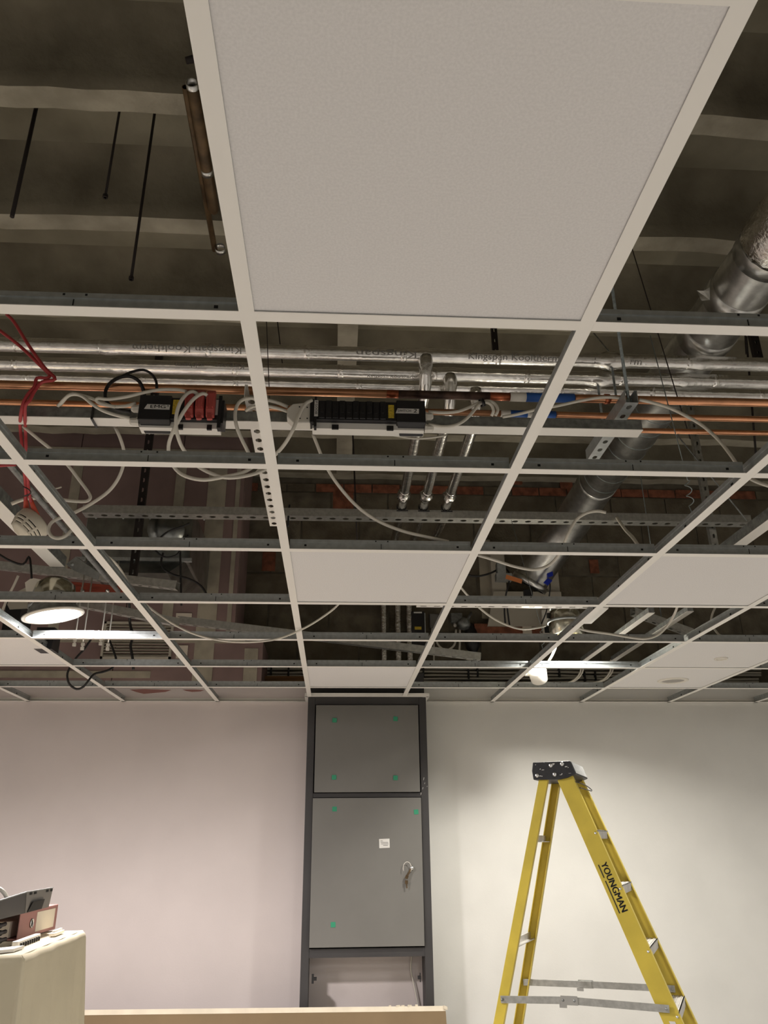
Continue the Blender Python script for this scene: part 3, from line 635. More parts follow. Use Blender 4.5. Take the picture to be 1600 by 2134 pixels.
# --- slotted brackets in the depth direction, trunking, copper
UZ = 2.85
u0, u1 = pz(1338, 835, UZ), pz(1225, 960, UZ); xr_ = 1.068
channel('slotted_bracket', 'slotted steel bracket with open near end carrying the copper pipes at the right', (xr_, .93, UZ), (xr_, 1.34, UZ), -Z3, pitch=.058, sl=.024, sw=.015, m='galv')
xl_ = -.107
channel('slotted_bracket', 'long pale slotted steel bracket hanging beside the middle ceiling tee', (xl_, .95, UZ), (xl_, 2.02, UZ), -Z3, pitch=.062, sl=.026, sw=.021, m='tee')
tk = thing('lighting_trunking', 'galvanised trunking with white underside carrying the two black switch boxes', 'trunking', (0, 1.03, 2.79))
part('body', MB().box((-1.7, .998, 2.7915), (1.118, 1.040, 2.826)), 'galvd', tk)
part('cover', MB().box((-1.7, .994, 2.789), (1.118, 1.044, 2.7912)), 'tee', tk)
q = py(192, 862, .99)[0]
part('cable_tie', MB().box((q - .003, .990, 2.785), (q + .003, .994, 2.83)).box((q - .003, .990, 2.784), (q + .003, 1.048, 2.788)), 'black', tk)
cz = UZ + .041
for (Yc, r_, x0, x1, lab, dzz) in ((1.005, .0135, -1.8, 3.2, 'thickest copper pipe, nearest, with scorched joint behind the switch box', .0), (1.108, .0105, -1.8, 3.2, 'second copper pipe running behind the trunking', -.002), (1.20, .009, xr_ + .02, 3.2, 'lowest copper pipe at the far right, starting at the bracket', -.004)):
    t = thing('copper_pipe', lab, 'pipe', (.5, Yc, cz + r_), 'copper pipes on the brackets'); zc = cz + .014 + dzz
    X_ = lambda a, b=825: py(a, b, Yc)[0]
    if r_ > .013:
        segs = [(x0, X_(805), 'copper'), (X_(805), X_(830), 'copperh'), (X_(830), X_(1020), 'copperd'), (X_(1020), X_(1062), 'copperh'), (X_(1062), X_(1095), 'white'), (X_(1095), X_(1195), 'blue'), (X_(1195), x1, 'copper')]
    elif r_ > .01: segs = [(x0, X_(1040), 'copper'), (X_(1040), X_(1060), 'white'), (X_(1060), X_(1095), 'blue'), (X_(1095), X_(1105), 'white'), (X_(1105), X_(1120), 'black'), (X_(1120), X_(1153), 'blue'), (X_(1153), x1, 'copper')]
    else: segs = [(x0, x1, 'copper')]
    for a_, b_, m_ in segs:
        ro = r_ + (.0015 if m_ in ('white', 'blue', 'black') else 0)
        part({'copper': 'pipe_length', 'copperh': 'heat_mark', 'copperd': 'scorched_joint', 'white': 'white_band', 'blue': 'blue_tape', 'black': 'black_band'}[m_], MB().tube([(a_, Yc, zc), ((a_ + b_) / 2, Yc, zc), (b_, Yc, zc)], ro, 14), m_, t)
    part('pipe_clip', MB().lathe([(r_ + .0005, -.008), (r_ + .003, -.008), (r_ + .003, .008), (r_ + .0005, .008)], (xr_ if r_ < .013 else xr_ - .05, Yc, zc), X3, 14), 'copperh', t)
# threaded rods
rod('threaded_rod', 'bright threaded rod holding up the near end of the right slotted bracket', (xr_ + .0, .955, SLABZ), (xr_, .955, UZ + .008), .0055, nut=.011)
for k, (a_, b_, ya, yb, lab) in enumerate(((1275, 1288, 765, 875, 'threaded rod under the crumpled foil at the right, nearer one'), (1246, 1258, 805, 880, 'threaded rod under the crumpled foil at the right, farther one'))):
    Y_ = (1.672, 1.813)[k] + .0; q = py(a_, ya, Y_); rod('threaded_rod', lab, (q[0], Y_, PZf - PR - .002), (q[0], Y_, py(b_, yb, Y_)[2]), .0055)
q = py(1300, 600, 1.36)
# dark hanging rods at the top left
for (a, b, Y_, r_, lab, nut) in (((37, 230), (25, 452), 1.30, .0085, 'thick dark hanging rod at the far left under the concrete', None), ((282, -6), (219, 412), 1.20, .0052, 'long thin dark hanging rod with a nut, left of the overhead tile', .010), ((320, 240), (273, 583), 1.42, .0062, 'short dark hanging rod left of the middle ceiling tee', .010)):
    p_ = py(*b, Y_); rod('hanging_rod', lab, (p_[0], Y_, SLABZ), tuple(p_), r_, 'rod', 'rod', nut)
# thin wires and far rods
for (a, b, Y_, lab, m_, r_) in (((1440, 300), (1500, 520), 1.9, 'thin wire slanting down to the silver duct at the right', 'galvd', .003), ((1383, 735), (1438, 915), 1.45, 'thin dark wire crossing the copper pipes at the right', 'rod', .0022),
                               ((1553, 700), (1555, 738), 2.1, 'thin dark rod above the foil pipes at the right', 'rod', .005), ((1566, 840), (1575, 950), 2.6, 'dark rod seen behind the copper pipes at the far right', 'rod', .006),
                               ((556, 690), (562, 840), 1.35, 'thin black wire just right of the middle tee under the overhead tile', 'rod', .0018), ((578, 670), (595, 815), 2.0, 'black drop wire behind the foil pipes near the middle tee', 'rod', .003),
                               ((742, 1080), (744, 1130), 3.5, 'pair of dark rods behind the cable under the long channel', 'rod', .006), ((1503, 1020), (1556, 1085), 2.9, 'thin grey wire above the right end of the long channel', 'galvd', .004)):
    pa, pb = py(*a, Y_), py(*b, Y_); d_ = pa - pb; pa2 = pa + d_ * max(0, (SLABZ - pa[2]) / max(d_[2], .05)) if d_[2] > .05 and abs(d_[0]) < d_[2] else pa
    single('drop_wire', MB().tube(np.linspace(pa2, pb, 4), r_, 6), m_, lab, 'wire')
# --- tarnished pipe with bright clips, top left
t = thing('tarnished_pipe', 'tarnished brown pipe with bright clips beside the overhead tile at top left', 'pipe', (-.5, 1.2, 4.2))
zq = 4.185; A_, B_ = pz(400, 172, zq), pz(446, 442, zq); dv = B_ - A_
part('pipe_body', MB().lathe([(.019, 0), (.0235, 0), (.0235, np.linalg.norm(dv) - .02), (.016, np.linalg.norm(dv)), (0, np.linalg.norm(dv) + .002)], A_, dv, 16), 'brownpipe', t)
part('pipe_body', MB().lathe([(.011, .0), (.0135, 0), (.0135, np.linalg.norm(dv) - .12), (0, np.linalg.norm(dv) - .12)], A_ + (-.030, .03, .012), dv, 12), 'brownpipe', t)
part('pipe_end', MB().lathe([(.0185, .03), (.0195, 0), (.0242, 0), (.0242, .022)], A_ - dv * .001, dv, 18), 'clip', t)
part('pipe_bore', MB().lathe([(0, .028), (.0186, .028)], A_, dv, 16), 'gap', t)
for f_ in (.42, .89): part('clip', MB().lathe([(.0236, -.014), (.0255, -.014), (.0255, .014), (.0236, .014)], A_ + dv * f_, dv, 16), 'clip', t)
part('valve', MB().lathe([(0, -.03), (.012, -.03), (.014, 0), (.012, .02), (0, .02)], A_ + (.01, -.05, .06), X3 + Z3 * .4, 12).tube([A_ + (.01, -.05, .06), A_ + (.012, -.04, .12), A_ + (.02, 0, SLABZ - A_[2] + .0)], .008, 8), 'rod', t)

# --- spiral duct
dxx, dz_ = 1.85, 3.75; R_ = .123
du = thing('spiral_duct', 'galvanised spiral ventilation duct running back to the far wall at the right', 'duct', (dxx, 3, dz_))
n = 400; tt = np.linspace(0, 1, 120); pts = np.stack([dxx + 0 * tt, 1.12 + 2.38 * tt, dz_ + 0 * tt], 1)
part('duct_body', MB().tube(pts[::6], R_, 40, caps=False), 'spiral', du)
mb = MB(); turns = np.arange(2.4, 3.5, .15)
for q in turns: mb.tube([(dxx + (R_ + .0008) * math.cos(a), q + .05 * a / (2 * PI), dz_ + (R_ + .0008) * math.sin(a)) for a in np.linspace(0, 2 * PI, 40)], .0022, 5, caps=False)
part('spiral_seam', mb, 'rodz', du)
for q in (1.24, 1.52, 1.80, 2.20, 3.47): part('joint_band', MB().lathe([(R_ + .0005, -.05), (R_ + .004, -.048), (R_ + .004, .048), (R_ + .0005, .05)], (dxx, q, dz_), Y3, 40), 'spiral', du)
pts = spline([(dxx, 1.22, dz_), (dxx + .004, 1.14, dz_), (dxx + .03, 1.0, dz_ + .02), (dxx + .09, .82, dz_ + .07), (dxx + .2, .62, dz_ + .16)], .02)
mb = MB(); rr = R_ + .004 + .012 * np.sin(np.linspace(0, 1, len(pts)) * PI) ** .5; mb.amp = np.zeros(len(pts)) + .0035; mb.tube(pts, rr, 36); mb.amp = None; part('foil_flexible', mb, 'foilc', du)
ti = pz(1466, 606, 3.72); part('foil_tab', MB().add([ti, ti + (.03, .0, .02), ti + (.03, .02, -.03), ti + (-.012, .01, -.045), ti + (-.03, 0, .0)], [(0, 1, 2, 3, 4)]), 'foilc', du)
# elbow and end box
ep = [(dxx, 3.2, dz_), (dxx, 3.45, dz_), py(1190, 1090, 3.85), py(1152, 1143, 4.05), py(1118, 1190, 4.17), py(1104, 1214, 4.2)]
eb_ = spline(ep, .03); eb_ = eb_[np.linalg.norm(eb_ - np.array(ep[0]), axis=1) > .10]
part('elbow', MB().tube(eb_, R_ + .001, 40, caps=False), 'spiral', du)
ea = eb_[-1] - eb_[-4]; ea /= np.linalg.norm(ea)
part('end_collar', MB().lathe([(R_ + .001, -.02), (R_ + .012, -.02), (R_ + .012, .02), (R_ + .0, .022)], eb_[-1], ea, 32), 'clip', du)
part('end_plate', MB().lathe([(0, .008), (R_, .008)], eb_[-1], ea, 32), 'galvd', du)
cq = py(1053, 1206, 4.02); part('orange_label', MB().obox(cq, (.11, 0, -.035), (.008, 0, .03), -Y3 * .002), 'orangel', du)
cq = py(1140, 1206, 4.02); part('blue_handle', MB().obox(cq - (.03, 0, .03), (.03, 0, .03), (.03, 0, -.02), -Y3 * .02).obox(cq + (-.005, -.01, .0), (.04, 0, .015), (.0, 0, .03), -Y3 * .02), 'bluep', du)
cq = py(1052, 1200, 4.05); part('damper_actuator', MB().obox(cq - (.06, 0, .03), (.11, 0, .0), (0, .06, 0), Z3 * .05).obox(cq + (-.05, 0, .02), (.06, 0, .0), (0, .06, 0), Z3 * .08), 'galv', du)
cq = py(1098, 1234, 4.02); part('bracket', MB().obox(cq - (.02, 0, .02), (.06, 0, .0), (0, .03, 0), Z3 * .04), 'black', du)

# --- switch boxes (lighting control modules) on the trunking
def module(label, xa, xb, endl, endr, zt_, zb_, ports, end_side):
    """xa..xb extent; end housing covers endl..endr"""
    yb_ = .992; t = thing('lighting_control_module', label, 'control box', ((xa + xb) / 2, .96, zb_))
    part('base_plate', MB().box((xa, .952, zb_ - .012), (xb, yb_, zb_ + .008)).box((xa, .975, zb_), (xb, yb_, zt_ - .01)), 'tee', t)
    bo = part('body', MB().box((xa, .934, zb_ + .008), (xb, .975, zt_ - .004)), 'black', t); bev(bo, .002)
    eh = part('end_housing', MB().poly([(endl, .928, zt_), (endr, .928, zt_), (endr, .928, zb_ + .002), (endl, .928, zb_ + .002)], (0, .05, 0)).poly([(endl, .929, zb_ + .002), (endr, .929, zb_ + .002), (endr - .004, .985, zb_ - .016), (endl + .012, .985, zb_ - .016)], (0, 0, .010)), 'black', t); bev(eh, .002)
    return t, eh
zt_, zb_ = 2.905, 2.815
Xf = lambda a, b=850: py(a, b, .93)[0]
Zf = lambda b, a=600: py(a, b, .93)[2]
# left one
zt1, zb1 = Zf(824, 320), Zf(876, 320)
m1, eh = module('shorter black switch box with red plugs, hand marked EMG on white tape', Xf(290), Xf(458), Xf(289), Xf(356), zt1, zb1, 0, -1)
q0 = np.array([Xf(298), .9274, Zf(853, 300)]); tw = Xf(354) - Xf(298)
part('name_tape', MB().poly([q0 + (.004, 0, .0), q0 + (tw, 0, -.001), q0 + (tw + .0005, 0, .0155), q0 + (.012, 0, .0165)][::-1], (0, -.0005, 0)), 'whitel', eh)
part('lettering', text_on('EMG', q0 + (.022, -.0008, .0035), X3, Z3, .044, .0105, .012, wob=.05), 'ink', eh)
part('lettering', text_on('3', q0 + (.069, -.0008, .009), X3, Z3, .006, .005, .012), 'ink', eh)
part('warning_sticker', MB().box((Xf(359), .9330, Zf(862, 365)), (Xf(372), .9338, Zf(832, 365))), 'yellowl', m1)
part('end_cap', MB().box((Xf(456), .930, zb1 - .004), (Xf(467), .985, zt1 - .012)).box((Xf(455), .926, zb1 - .022), (Xf(462), .95, zt1 + .002)), 'black', m1)
part('number_label', MB().box((Xf(449), .9325, Zf(864, 453)), (Xf(456), .9332, Zf(832, 453))), 'whitel', m1)
for a in (376, 436):
    part('fixing_clip', MB().box((Xf(a - 4), .948, zb1 - .016), (Xf(a + 6), .956, zb1 - .001)), 'black', m1)
for k, (qy, lab) in enumerate(((841, 'upper'), (868, 'lower'))):
    c_ = np.array([Xf(289), .955, Zf(qy, 285) - .004]); part('cable_gland', MB().lathe([(0, .028), (.007, .028), (.012, .022), (.0125, .008), (.015, .007), (.015, 0)], c_, -X3, 8, smooth=False), 'white', m1)
for k, (a, lab) in enumerate(((396, 'leftmost of three red plugs on the shorter switch box'), (418, 'middle one of three red plugs on the shorter switch box'), (440, 'rightmost of three red plugs on the shorter switch box'))):
    xa = Xf(a - 9); xb = Xf(a + 9); t = thing('red_plug', lab, 'plug', ((xa + xb) / 2, .92, zb1), 'red plugs in the switch box')
    b_ = part('plug_body', MB().poly([(xa, .933, zt1 + .010), (xa, .916, zt1 + .014), (xa, .902, zt1 - .004), (xa, .908, zb1 + .030), (xa, .916, zb1 + .012), (xa, .933, zb1 + .012)], (xb - xa, 0, 0)), 'red', t); bev(b_, .003)
    part('latch', MB().box((xa + .006, .910, zb1 - .001), (xb - .008, .922, zb1 + .018)).box((xa + .011, .906, zb1 - .004), (xb - .003, .914, zb1 + .004)), 'red', t)
    part('ridge', MB().box((xa + .003, .900, zb1 + .034), (xa + .006, .909, zt1 - .004)).box((xb - .006, .900, zb1 + .034), (xb - .003, .909, zt1 - .004)), 'red', t)
# right one
zt2, zb2 = Zf(834, 760), Zf(880, 760)
m2, eh = module('longer black switch box with ten sockets, hand marked SWITCH 2 on white tape', Xf(651), Xf(884), Xf(826), Xf(886), zt2 + .002, zb2, 10, 1)
xs0, xs1 = Xf(665), Xf(806)
for k in range(10):
    a_ = xs0 + (xs1 - xs0) * k / 10; b_ = a_ + (xs1 - xs0) / 10 - .0035
    bev(part('socket_cover', MB().box((a_, .928, zb2 + .012), (b_, .936, zt2 - .006 + (.002 if k % 2 else 0))).box((a_ + .004, .9265, zb2 + .03), (b_ - .004, .929, zt2 - .02)), 'black', m2), .0012)
part('warning_sticker', MB().box((Xf(809), .9325, Zf(870, 815)), (Xf(821), .9338, Zf(843, 815))), 'yellowl', m2)
part('end_cap', MB().box((Xf(646), .930, zb2 - .002), (Xf(654), .975, zt2 + .0)).box((Xf(655), .926, zb2 - .020), (Xf(660), .95, zt2 + .006)), 'black', m2)
nl = part('number_label', MB().box((Xf(655), .9247, Zf(869, 658)), (Xf(663), .9257, Zf(836, 658))), 'whitel', m2)
part('lettering', text_on('F5008', (Xf(656.5), .9243, Zf(838.5, 658)), -Z3, X3, Zf(838.5, 658) - Zf(865, 658), .0075), 'ink', nl)
q0 = np.array([Xf(824), .9274, Zf(862.5, 850)]); tw = Xf(872) - Xf(824)
part('name_tape', MB().poly([q0, q0 + (tw, 0, .0), q0 + (tw + .001, 0, .0165), q0 + (.006, 0, .0165)][::-1], (0, -.0005, 0)), 'whitel', eh)
part('lettering', text_on('SWITCH', q0 + (.0055, -.0008, .0045), X3, Z3, .041, .0085, .010, wob=.04), 'ink', eh)
part('lettering', text_on('2', q0 + (.054, -.0008, .0030), X3, Z3, .010, .0125, .014, shear=.1), 'ink', eh)
for a in (699, 813): part('fixing_clip', MB().box((Xf(a - 7), .946, zb2 - .015), (Xf(a + 7), .953, zb2 - .001)).box((Xf(a - 2), .944, zb2 - .010), (Xf(a + 2), .947, zb2 - .006)), 'black', m2)
part('smile_notch', MB().tube([(Xf(860 + 7 * math.sin(s_)), .955 - .0, zb2 - .008 - .003 * math.cos(s_)) for s_ in np.linspace(-1.2, 1.2, 7)], .001, 5), 'gap', eh)
for qy in (857, 882):
    c_ = np.array([Xf(885), .955, Zf(qy, 890) - .004]); part('cable_gland', MB().lathe([(0, .028), (.007, .028), (.012, .022), (.0125, .008), (.015, .007), (.015, 0)], c_, X3, 8, smooth=False), 'white', m2)
sk = thing('cable_shroud', 'white tapered plastic cable shroud at the left end of the longer switch box', 'shroud', (Xf(625), .95, zb2))
o_ = .936; PP = [(597, 868), (599, 850), (610, 841), (648, 837), (648, 881), (612, 882)]
bev(part('shroud_body', MB().poly([py(a, b, o_) for a, b in PP], (0, .04, 0)), 'white', sk), .004)
mb = MB()
for a, b in ((624, 848), (625, 872), (640, 849), (640, 872)): c_ = py(a, b, o_); mb.lathe([(0, .001), (.0022, .001), (.0022, -.001)], c_, -Y3, 8)
part('screw', mb, 'ink', sk)

# --- smoke detector and its red cables
dt = thing('smoke_detector', 'cream louvred smoke detector hanging by the left trunking end', 'detector', py(60, 1098, 1.45))
c_ = py(62, 1096, 1.45); ax = np.array([-.55, -.30, -.78]); ax /= np.linalg.norm(ax)
Rd = .060
part('base', MB().lathe([(0, -.030), (Rd * .93, -.030), (Rd, -.024), (Rd, .004), (Rd * .97, .006)], c_, ax, 36), 'cream', dt)
part('chamber', MB().lathe([(Rd * .90, .004), (Rd * .84, .020), (Rd * .72, .032)], c_, ax, 36), 'gap', dt)
for r0, r1, h0, h1 in ((.955, .90, .013, .018), (.87, .80, .024, .029)): part('louvre_ring', MB().lathe([(Rd * r0, h0 - .004), (Rd * r0, h0), (Rd * r1, h1), (Rd * r1, h1 - .004)], c_, ax, 36), 'cream', dt)
part('cap', MB().lathe([(Rd * .74, .030), (Rd * .72, .036), (Rd * .5, .042), (0, .044)], c_, ax, 36), 'cream', dt)
a1 = np.cross(ax, Z3); a1 /= np.linalg.norm(a1); a2 = np.cross(ax, a1)
for k in range(8):
    t_ = 2 * PI * k / 8 + .3; r_ = math.cos(t_) * a1 + math.sin(t_) * a2; part('rib', MB().bar(c_ + r_ * Rd * .985 + ax * .003, c_ + r_ * Rd * .72 + ax * .036, .008, .006, np.cross(ax, r_)), 'cream', dt)
cable('left one of two red fire cables hanging from above at the far left', [(-12, 680, 1.0), (40, 720, .98), (80, 758, .96), (102, 780, .95), (98, 788, .945), (77, 788, .945), (72, 806, .945), (58, 822, .945), (48, 842, .95), (43, 868, .98), (42, 890, 1.09), (46, 930, 1.12), (50, 975, 1.18), (53, 1010, 1.30), (54, 1030, 1.36), (53, 1042, 1.38)], .0052, 'redc')
cable('right one of two red fire cables, with scraped upper end, at the far left', [(14, 655, .98), (30, 672, .97), (60, 720, .96), (92, 765, .95), (115, 790, .945), (88, 796, .945), (72, 815, .945), (62, 834, .946), (53, 845, .95), (52, 868, .985), (53, 895, 1.09), (54, 930, 1.12), (56, 975, 1.18), (59, 1012, 1.30), (62, 1034, 1.36), (64, 1046, 1.38)], .0052, 'redc')
cable('short red cable end at the left edge just under the front tee row', [(-14, 971, .72), (10, 969, .72), (32, 968, .74)], .005, 'redc')
for (a, b, lab) in (((53, 1036), (57, 1078), 'left one of two red rubber cable boots above the smoke detector'), ((64, 1040), (82, 1094), 'right one of two red rubber cable boots above the smoke detector')):
    pa, pb = py(*a, 1.38), py(*b, 1.47); L_ = np.linalg.norm(pb - pa); single('cable_boot', MB().lathe([(0, 0), (.006, 0), (.008, L_ * .3), (.013, L_ * .8), (.0135, L_), (0, L_)], pa, pb - pa, 16), 'orange', lab, 'boot')
single('cable_tie', MB().tube(spline([py(48, 1014, 1.30), py(60, 1020, 1.29), py(64, 1028, 1.30), py(50, 1034, 1.32), py(60, 1032, 1.34)]), .002, 5), 'black', 'black cable tie round the two red fire cables', 'tie')
single('cable_gland', MB().lathe([(0, 0), (.014, 0), (.014, .03), (0, .03)], py(84, 1096, 1.475), py(92, 1104, 1.475) - py(80, 1092, 1.475), 6, smooth=False), 'galv', 'grey metal gland under the right red cable boot', 'gland')

# --- depth-direction trunkings at the far left and right, conduit
for (a0, a1, z_, y0, lab, nm) in (((-10, 1040), (122, 1184), 2.79, None, 'white bottomed trunking running back beside the smoke detector', 'side_trunking'), ((1610, 1085), (1536, 1142), 2.95, None, 'white bottomed trunking running back at the far right', 'side_trunking')):
    A_, B_ = pz(*a0, z_), pz(*a1, z_); xm = (A_[0] + B_[0]) / 2 if a0[0] > 0 else B_[0]; t = thing(nm, lab, 'trunking', (xm, (A_[1] + B_[1]) / 2, z_))
    ys, ye = (A_[1], B_[1]) if a0[0] < 0 else (A_[1] - .4, B_[1] + .3)
    part('body', MB().box((xm - .030, ys, z_ + .002), (xm + .030, ye, z_ + .055)), 'galvd', t); part('cover', MB().box((xm - .033, ys, z_), (xm + .033, ye - .02, z_ + .0018)), 'tee', t)
A_, B_ = pz(20, 965, 2.75), pz(212, 1192, 2.75); single('steel_conduit', MB().tube([(B_[0], .55, 2.75), (B_[0], 1.4, 2.75), (B_[0], B_[1] + .3, 2.75)], .011, 12), 'galvd', 'thin grey steel conduit running back above the left ceiling tee', 'conduit')

# --- lower, slanting slotted channels
def slant(label, a, za, b, zb_, **k):
    return channel('slotted_channel', label, pz(*a, za), pz(*b, zb_), -Z3, **k)
slant('slanting slotted channel at the far left above the lit lamp', (-8, 1186), 3.0, (368, 1229), 2.82, pitch=.06, sl=.026, sw=.012)
slant('slanting slotted channel hanging low between the middle tees, left half', (372, 1300), 2.80, (1000, 1376), 2.62, pitch=.065, sl=.028, sw=.013)
slant('slanting steel channel rising left from behind the lamp to the louvre', (150, 1262), 2.78, (372, 1306), 2.70, pitch=.065, sl=.028, sw=.013)
channel('slotted_channel', 'straight slotted channel whose pale edge shows just below the third tee row', pz(868, 1263, 2.60), (pz(1262, 1266, 2.60)[0], pz(868, 1263, 2.60)[1], 2.60), -Z3, pitch=.06, sl=.03, sw=.010, m='tee')
slant('dark slotted channel end slanting across the white wall trunkings at the right', (1318, 1282), 2.78, (1440, 1326), 2.70, pitch=.06, sl=.026, sw=.013)

q = pz(1380, 1303, 2.745); rod('threaded_rod', 'thin rod holding the dark slanting channel end at the right', (q[0], q[1], SLABZ), (q[0], q[1], 2.75), .003)
q = pz(261, 1284, 2.74); single('drop_wire', MB().tube([(q[0], q[1], SLABZ), (q[0], q[1], 3.5), (q[0], q[1], 2.775)], .002, 6), 'rod', 'thin wire holding the slanting channel behind the lamp', 'wire')
# --- sheet steel air box behind the left openings
ab = thing('air_handling_box', 'sheet steel air box in the dark void at the left', 'air box', (-1.3, 3.6, 2.9))
q0, q1, q2, q3 = py(165, 1190, 3.35), py(392, 1195, 3.35), py(385, 1078, 3.35), py(172, 1078, 3.35)
zl, zh = q0[2], q2[2]
bev(part('casing', MB().box((q0[0], 3.35, zl + .06), (q1[0], 4.05, zh + .05)), 'steel', ab), .006)
part('hood', MB().poly([(q0[0] + .02, 3.33, zl + .06), (q1[0] - .02, 3.33, zl + .06), (q1[0] - .10, 3.25, zl - .04), (q0[0] + .14, 3.25, zl - .04)], (0, .5, 0)), 'steel', ab)
part('flange', MB().box((q0[0] - .02, 3.31, zl + .055), (q1[0] + .02, 3.335, zl + .075)), 'galv', ab)
part('flange', MB().box((q0[0] - .02, 3.31, zh + .03), (q1[0] + .02, 3.335, zh + .05)), 'galv', ab)
for k in range(5): part('rivet', MB().lathe([(0, .004), (.006, .003), (.007, 0)], (q0[0] + .06 + .16 * k, 3.33, zh - .02), -Y3, 10), 'galv', ab)
part('spigot', MB().lathe([(.10, 0), (.10, .18), (.104, .18), (.104, .2), (.0, .2)], (q1[0] - .14, 3.35, (zl + zh) / 2 + .06), (.15, -1, -.2), 28), 'steel', ab)
c_ = py(175, 1180, 2.5); gs = thing('gusset_plate', 'shiny folded steel plate with a bolt above the left lamp', 'plate', c_)
part('plate', MB().poly([py(137, 1176, 2.5), py(158, 1160, 2.5), py(203, 1192, 2.5), py(198, 1206, 2.5), py(155, 1190, 2.5)], (0, .05, .01)), 'galv', gs); part('bolt', MB().lathe([(0, .006), (.008, .005), (.009, 0)], py(151, 1176, 2.498), -Y3, 8), 'galv', gs)
# red-brown panel with hanging rods
rp = thing('mounting_board', 'brick red panel in the void above the lit lamp', 'panel', py(205, 1226, 2.75))
P = [py(148, 1212, 2.75), py(262, 1222, 2.75), py(268, 1242, 2.75), py(150, 1242, 2.75)]
part('panel_board', MB().poly(P, (0, .03, 0)), 'redp', rp)
for a in (172, 224): part('screw', MB().lathe([(0, .02), (.004, .02), (.004, .004), (.010, .004), (.010, 0)], py(a, 1232, 2.75), -Y3, 8), 'clip', rp)
for k, (a, b, c_) in enumerate(((168, 157, 1338), (185, 174, 1346), (222, 211, 1336), (237, 226, 1347))):
    Y_ = 2.70 + .03 * k; A_ = py(a, 1240, Y_); B_ = py(b, c_, Y_); xr2 = (A_[0] + B_[0]) / 2
    t = thing('threaded_rod', ('white nutted rod under the red panel, first from the left', 'white nutted rod under the red panel, second from the left', 'white nutted rod under the red panel, third from the left', 'white nutted rod under the red panel, rightmost')[k], 'rod', (xr2, Y_, B_[2]), 'white nutted rods under the red panel')
    part('shaft', MB().tube([(xr2, Y_, 2.95), (xr2, Y_, B_[2] - .02)], .004, 8), 'clip', t)
    part('nut', MB().lathe([(0, 0), (.009, 0), (.009, .014), (.005, .014), (.005, .022), (.009, .022), (.009, .034), (0, .034)], (xr2, Y_, B_[2] - .02), Z3, 6, smooth=False), 'white', t)
# louvre vent and pink clutter at the left
lv = thing('louvre_vent', 'white slatted louvre vent on the pink plasterboard at the left', 'vent', py(285, 1340, WY - .02))
A_, B_ = py(208, 1372, WY - .03), py(362, 1296, WY - .03)
part('frame', MB().box((A_[0], WY - .030, A_[2]), (B_[0], WY - .002, A_[2] + .014)).box((A_[0], WY - .030, B_[2] - .014), (B_[0], WY - .002, B_[2])).box((A_[0], WY - .030, A_[2]), (A_[0] + .014, WY - .002, B_[2])).box((B_[0] - .014, WY - .030, A_[2]), (B_[0], WY - .002, B_[2])), 'cardb', lv)
nsl = 11
for k in range(nsl):
    z_ = A_[2] + .018 + (B_[2] - A_[2] - .034) * k / nsl; part('slat', MB().obox((A_[0] + .014, WY - .026, z_), (B_[0] - A_[0] - .028, 0, 0), (0, .020, .014), (0, -.001, .003)), 'cardb', lv)
for (a, b, c2, d, lab) in ((365, 1300, 400, 1278, 'small white printed notice on the pink board left of the middle'), (366, 1372, 392, 1345, 'small white paper label low on the pink board')):
    A_, B_ = py(a, b, WY - .003), py(c2, d, WY - .003); t = thing('paper_notice', lab, 'notice', (A_ + B_) / 2)
    part('sheet', MB().box((A_[0], WY - .003, A_[2]), (B_[0], WY - .0015, B_[2])), 'paper', t)
    mb = MB()
    for k in range(3): mb.box((A_[0] + .012, WY - .0036, A_[2] + (B_[2] - A_[2]) * (.25 + .2 * k)), (B_[0] - .015 - .02 * k, WY - .0031, A_[2] + (B_[2] - A_[2]) * (.30 + .2 * k)))
    part('print_line', mb, 'grayink', t)
# timber and clipped cables along the far wall
for (xa, xb, yy_, lab) in ((500, 640, 1416, 'brown timber batten behind the left top of the wall'), (850, 1150, 1428, 'brown timber batten behind the wall right of the cupboard')):
    A_, B_ = py(xa, yy_, 4.42), py(xb, yy_, 4.42); single('timber_batten', MB().box((A_[0], 4.40, A_[2] - .07), (B_[0], 4.44, A_[2] + .02)), 'timber', lab, 'batten')
for k, (qy, xa, xb, nm) in enumerate(((1394, 505, 1600, 'topmost'), (1401, 505, 1600, 'second'), (1408, 505, 1600, 'third'), (1415, 860, 1600, 'fourth'), (1421, 860, 1600, 'lowest'))):
    pts = []; q = xa
    while q <= xb: pts.append(py(q, qy + random.uniform(-1.6, 1.6), 4.57 - .012 * (k % 2))); q += 90
    single('wall_cable', MB().tube(spline(pts, .05), .0085, 7), 'whitec', nm + ' of the pale cables clipped along the far wall above the cupboard', 'cable')
for k, (a, b) in enumerate(((565, 1396), (601, 1398), (882, 1402), (976, 1405), (995, 1402), (1165, 1402), (1218, 1410), (1240, 1408))):
    c_ = py(a, b, 4.55); single('cable_clip', MB().box((c_[0] - .006, 4.54, c_[2] - .035), (c_[0] + .006, 4.592, c_[2] + .035)), 'black', 'black clip holding the pale cables on the far wall, %s from the left' % ('first', 'second', 'third', 'fourth', 'fifth', 'sixth', 'seventh', 'eighth')[k], 'clip', None, 'black clips on the far wall cables')
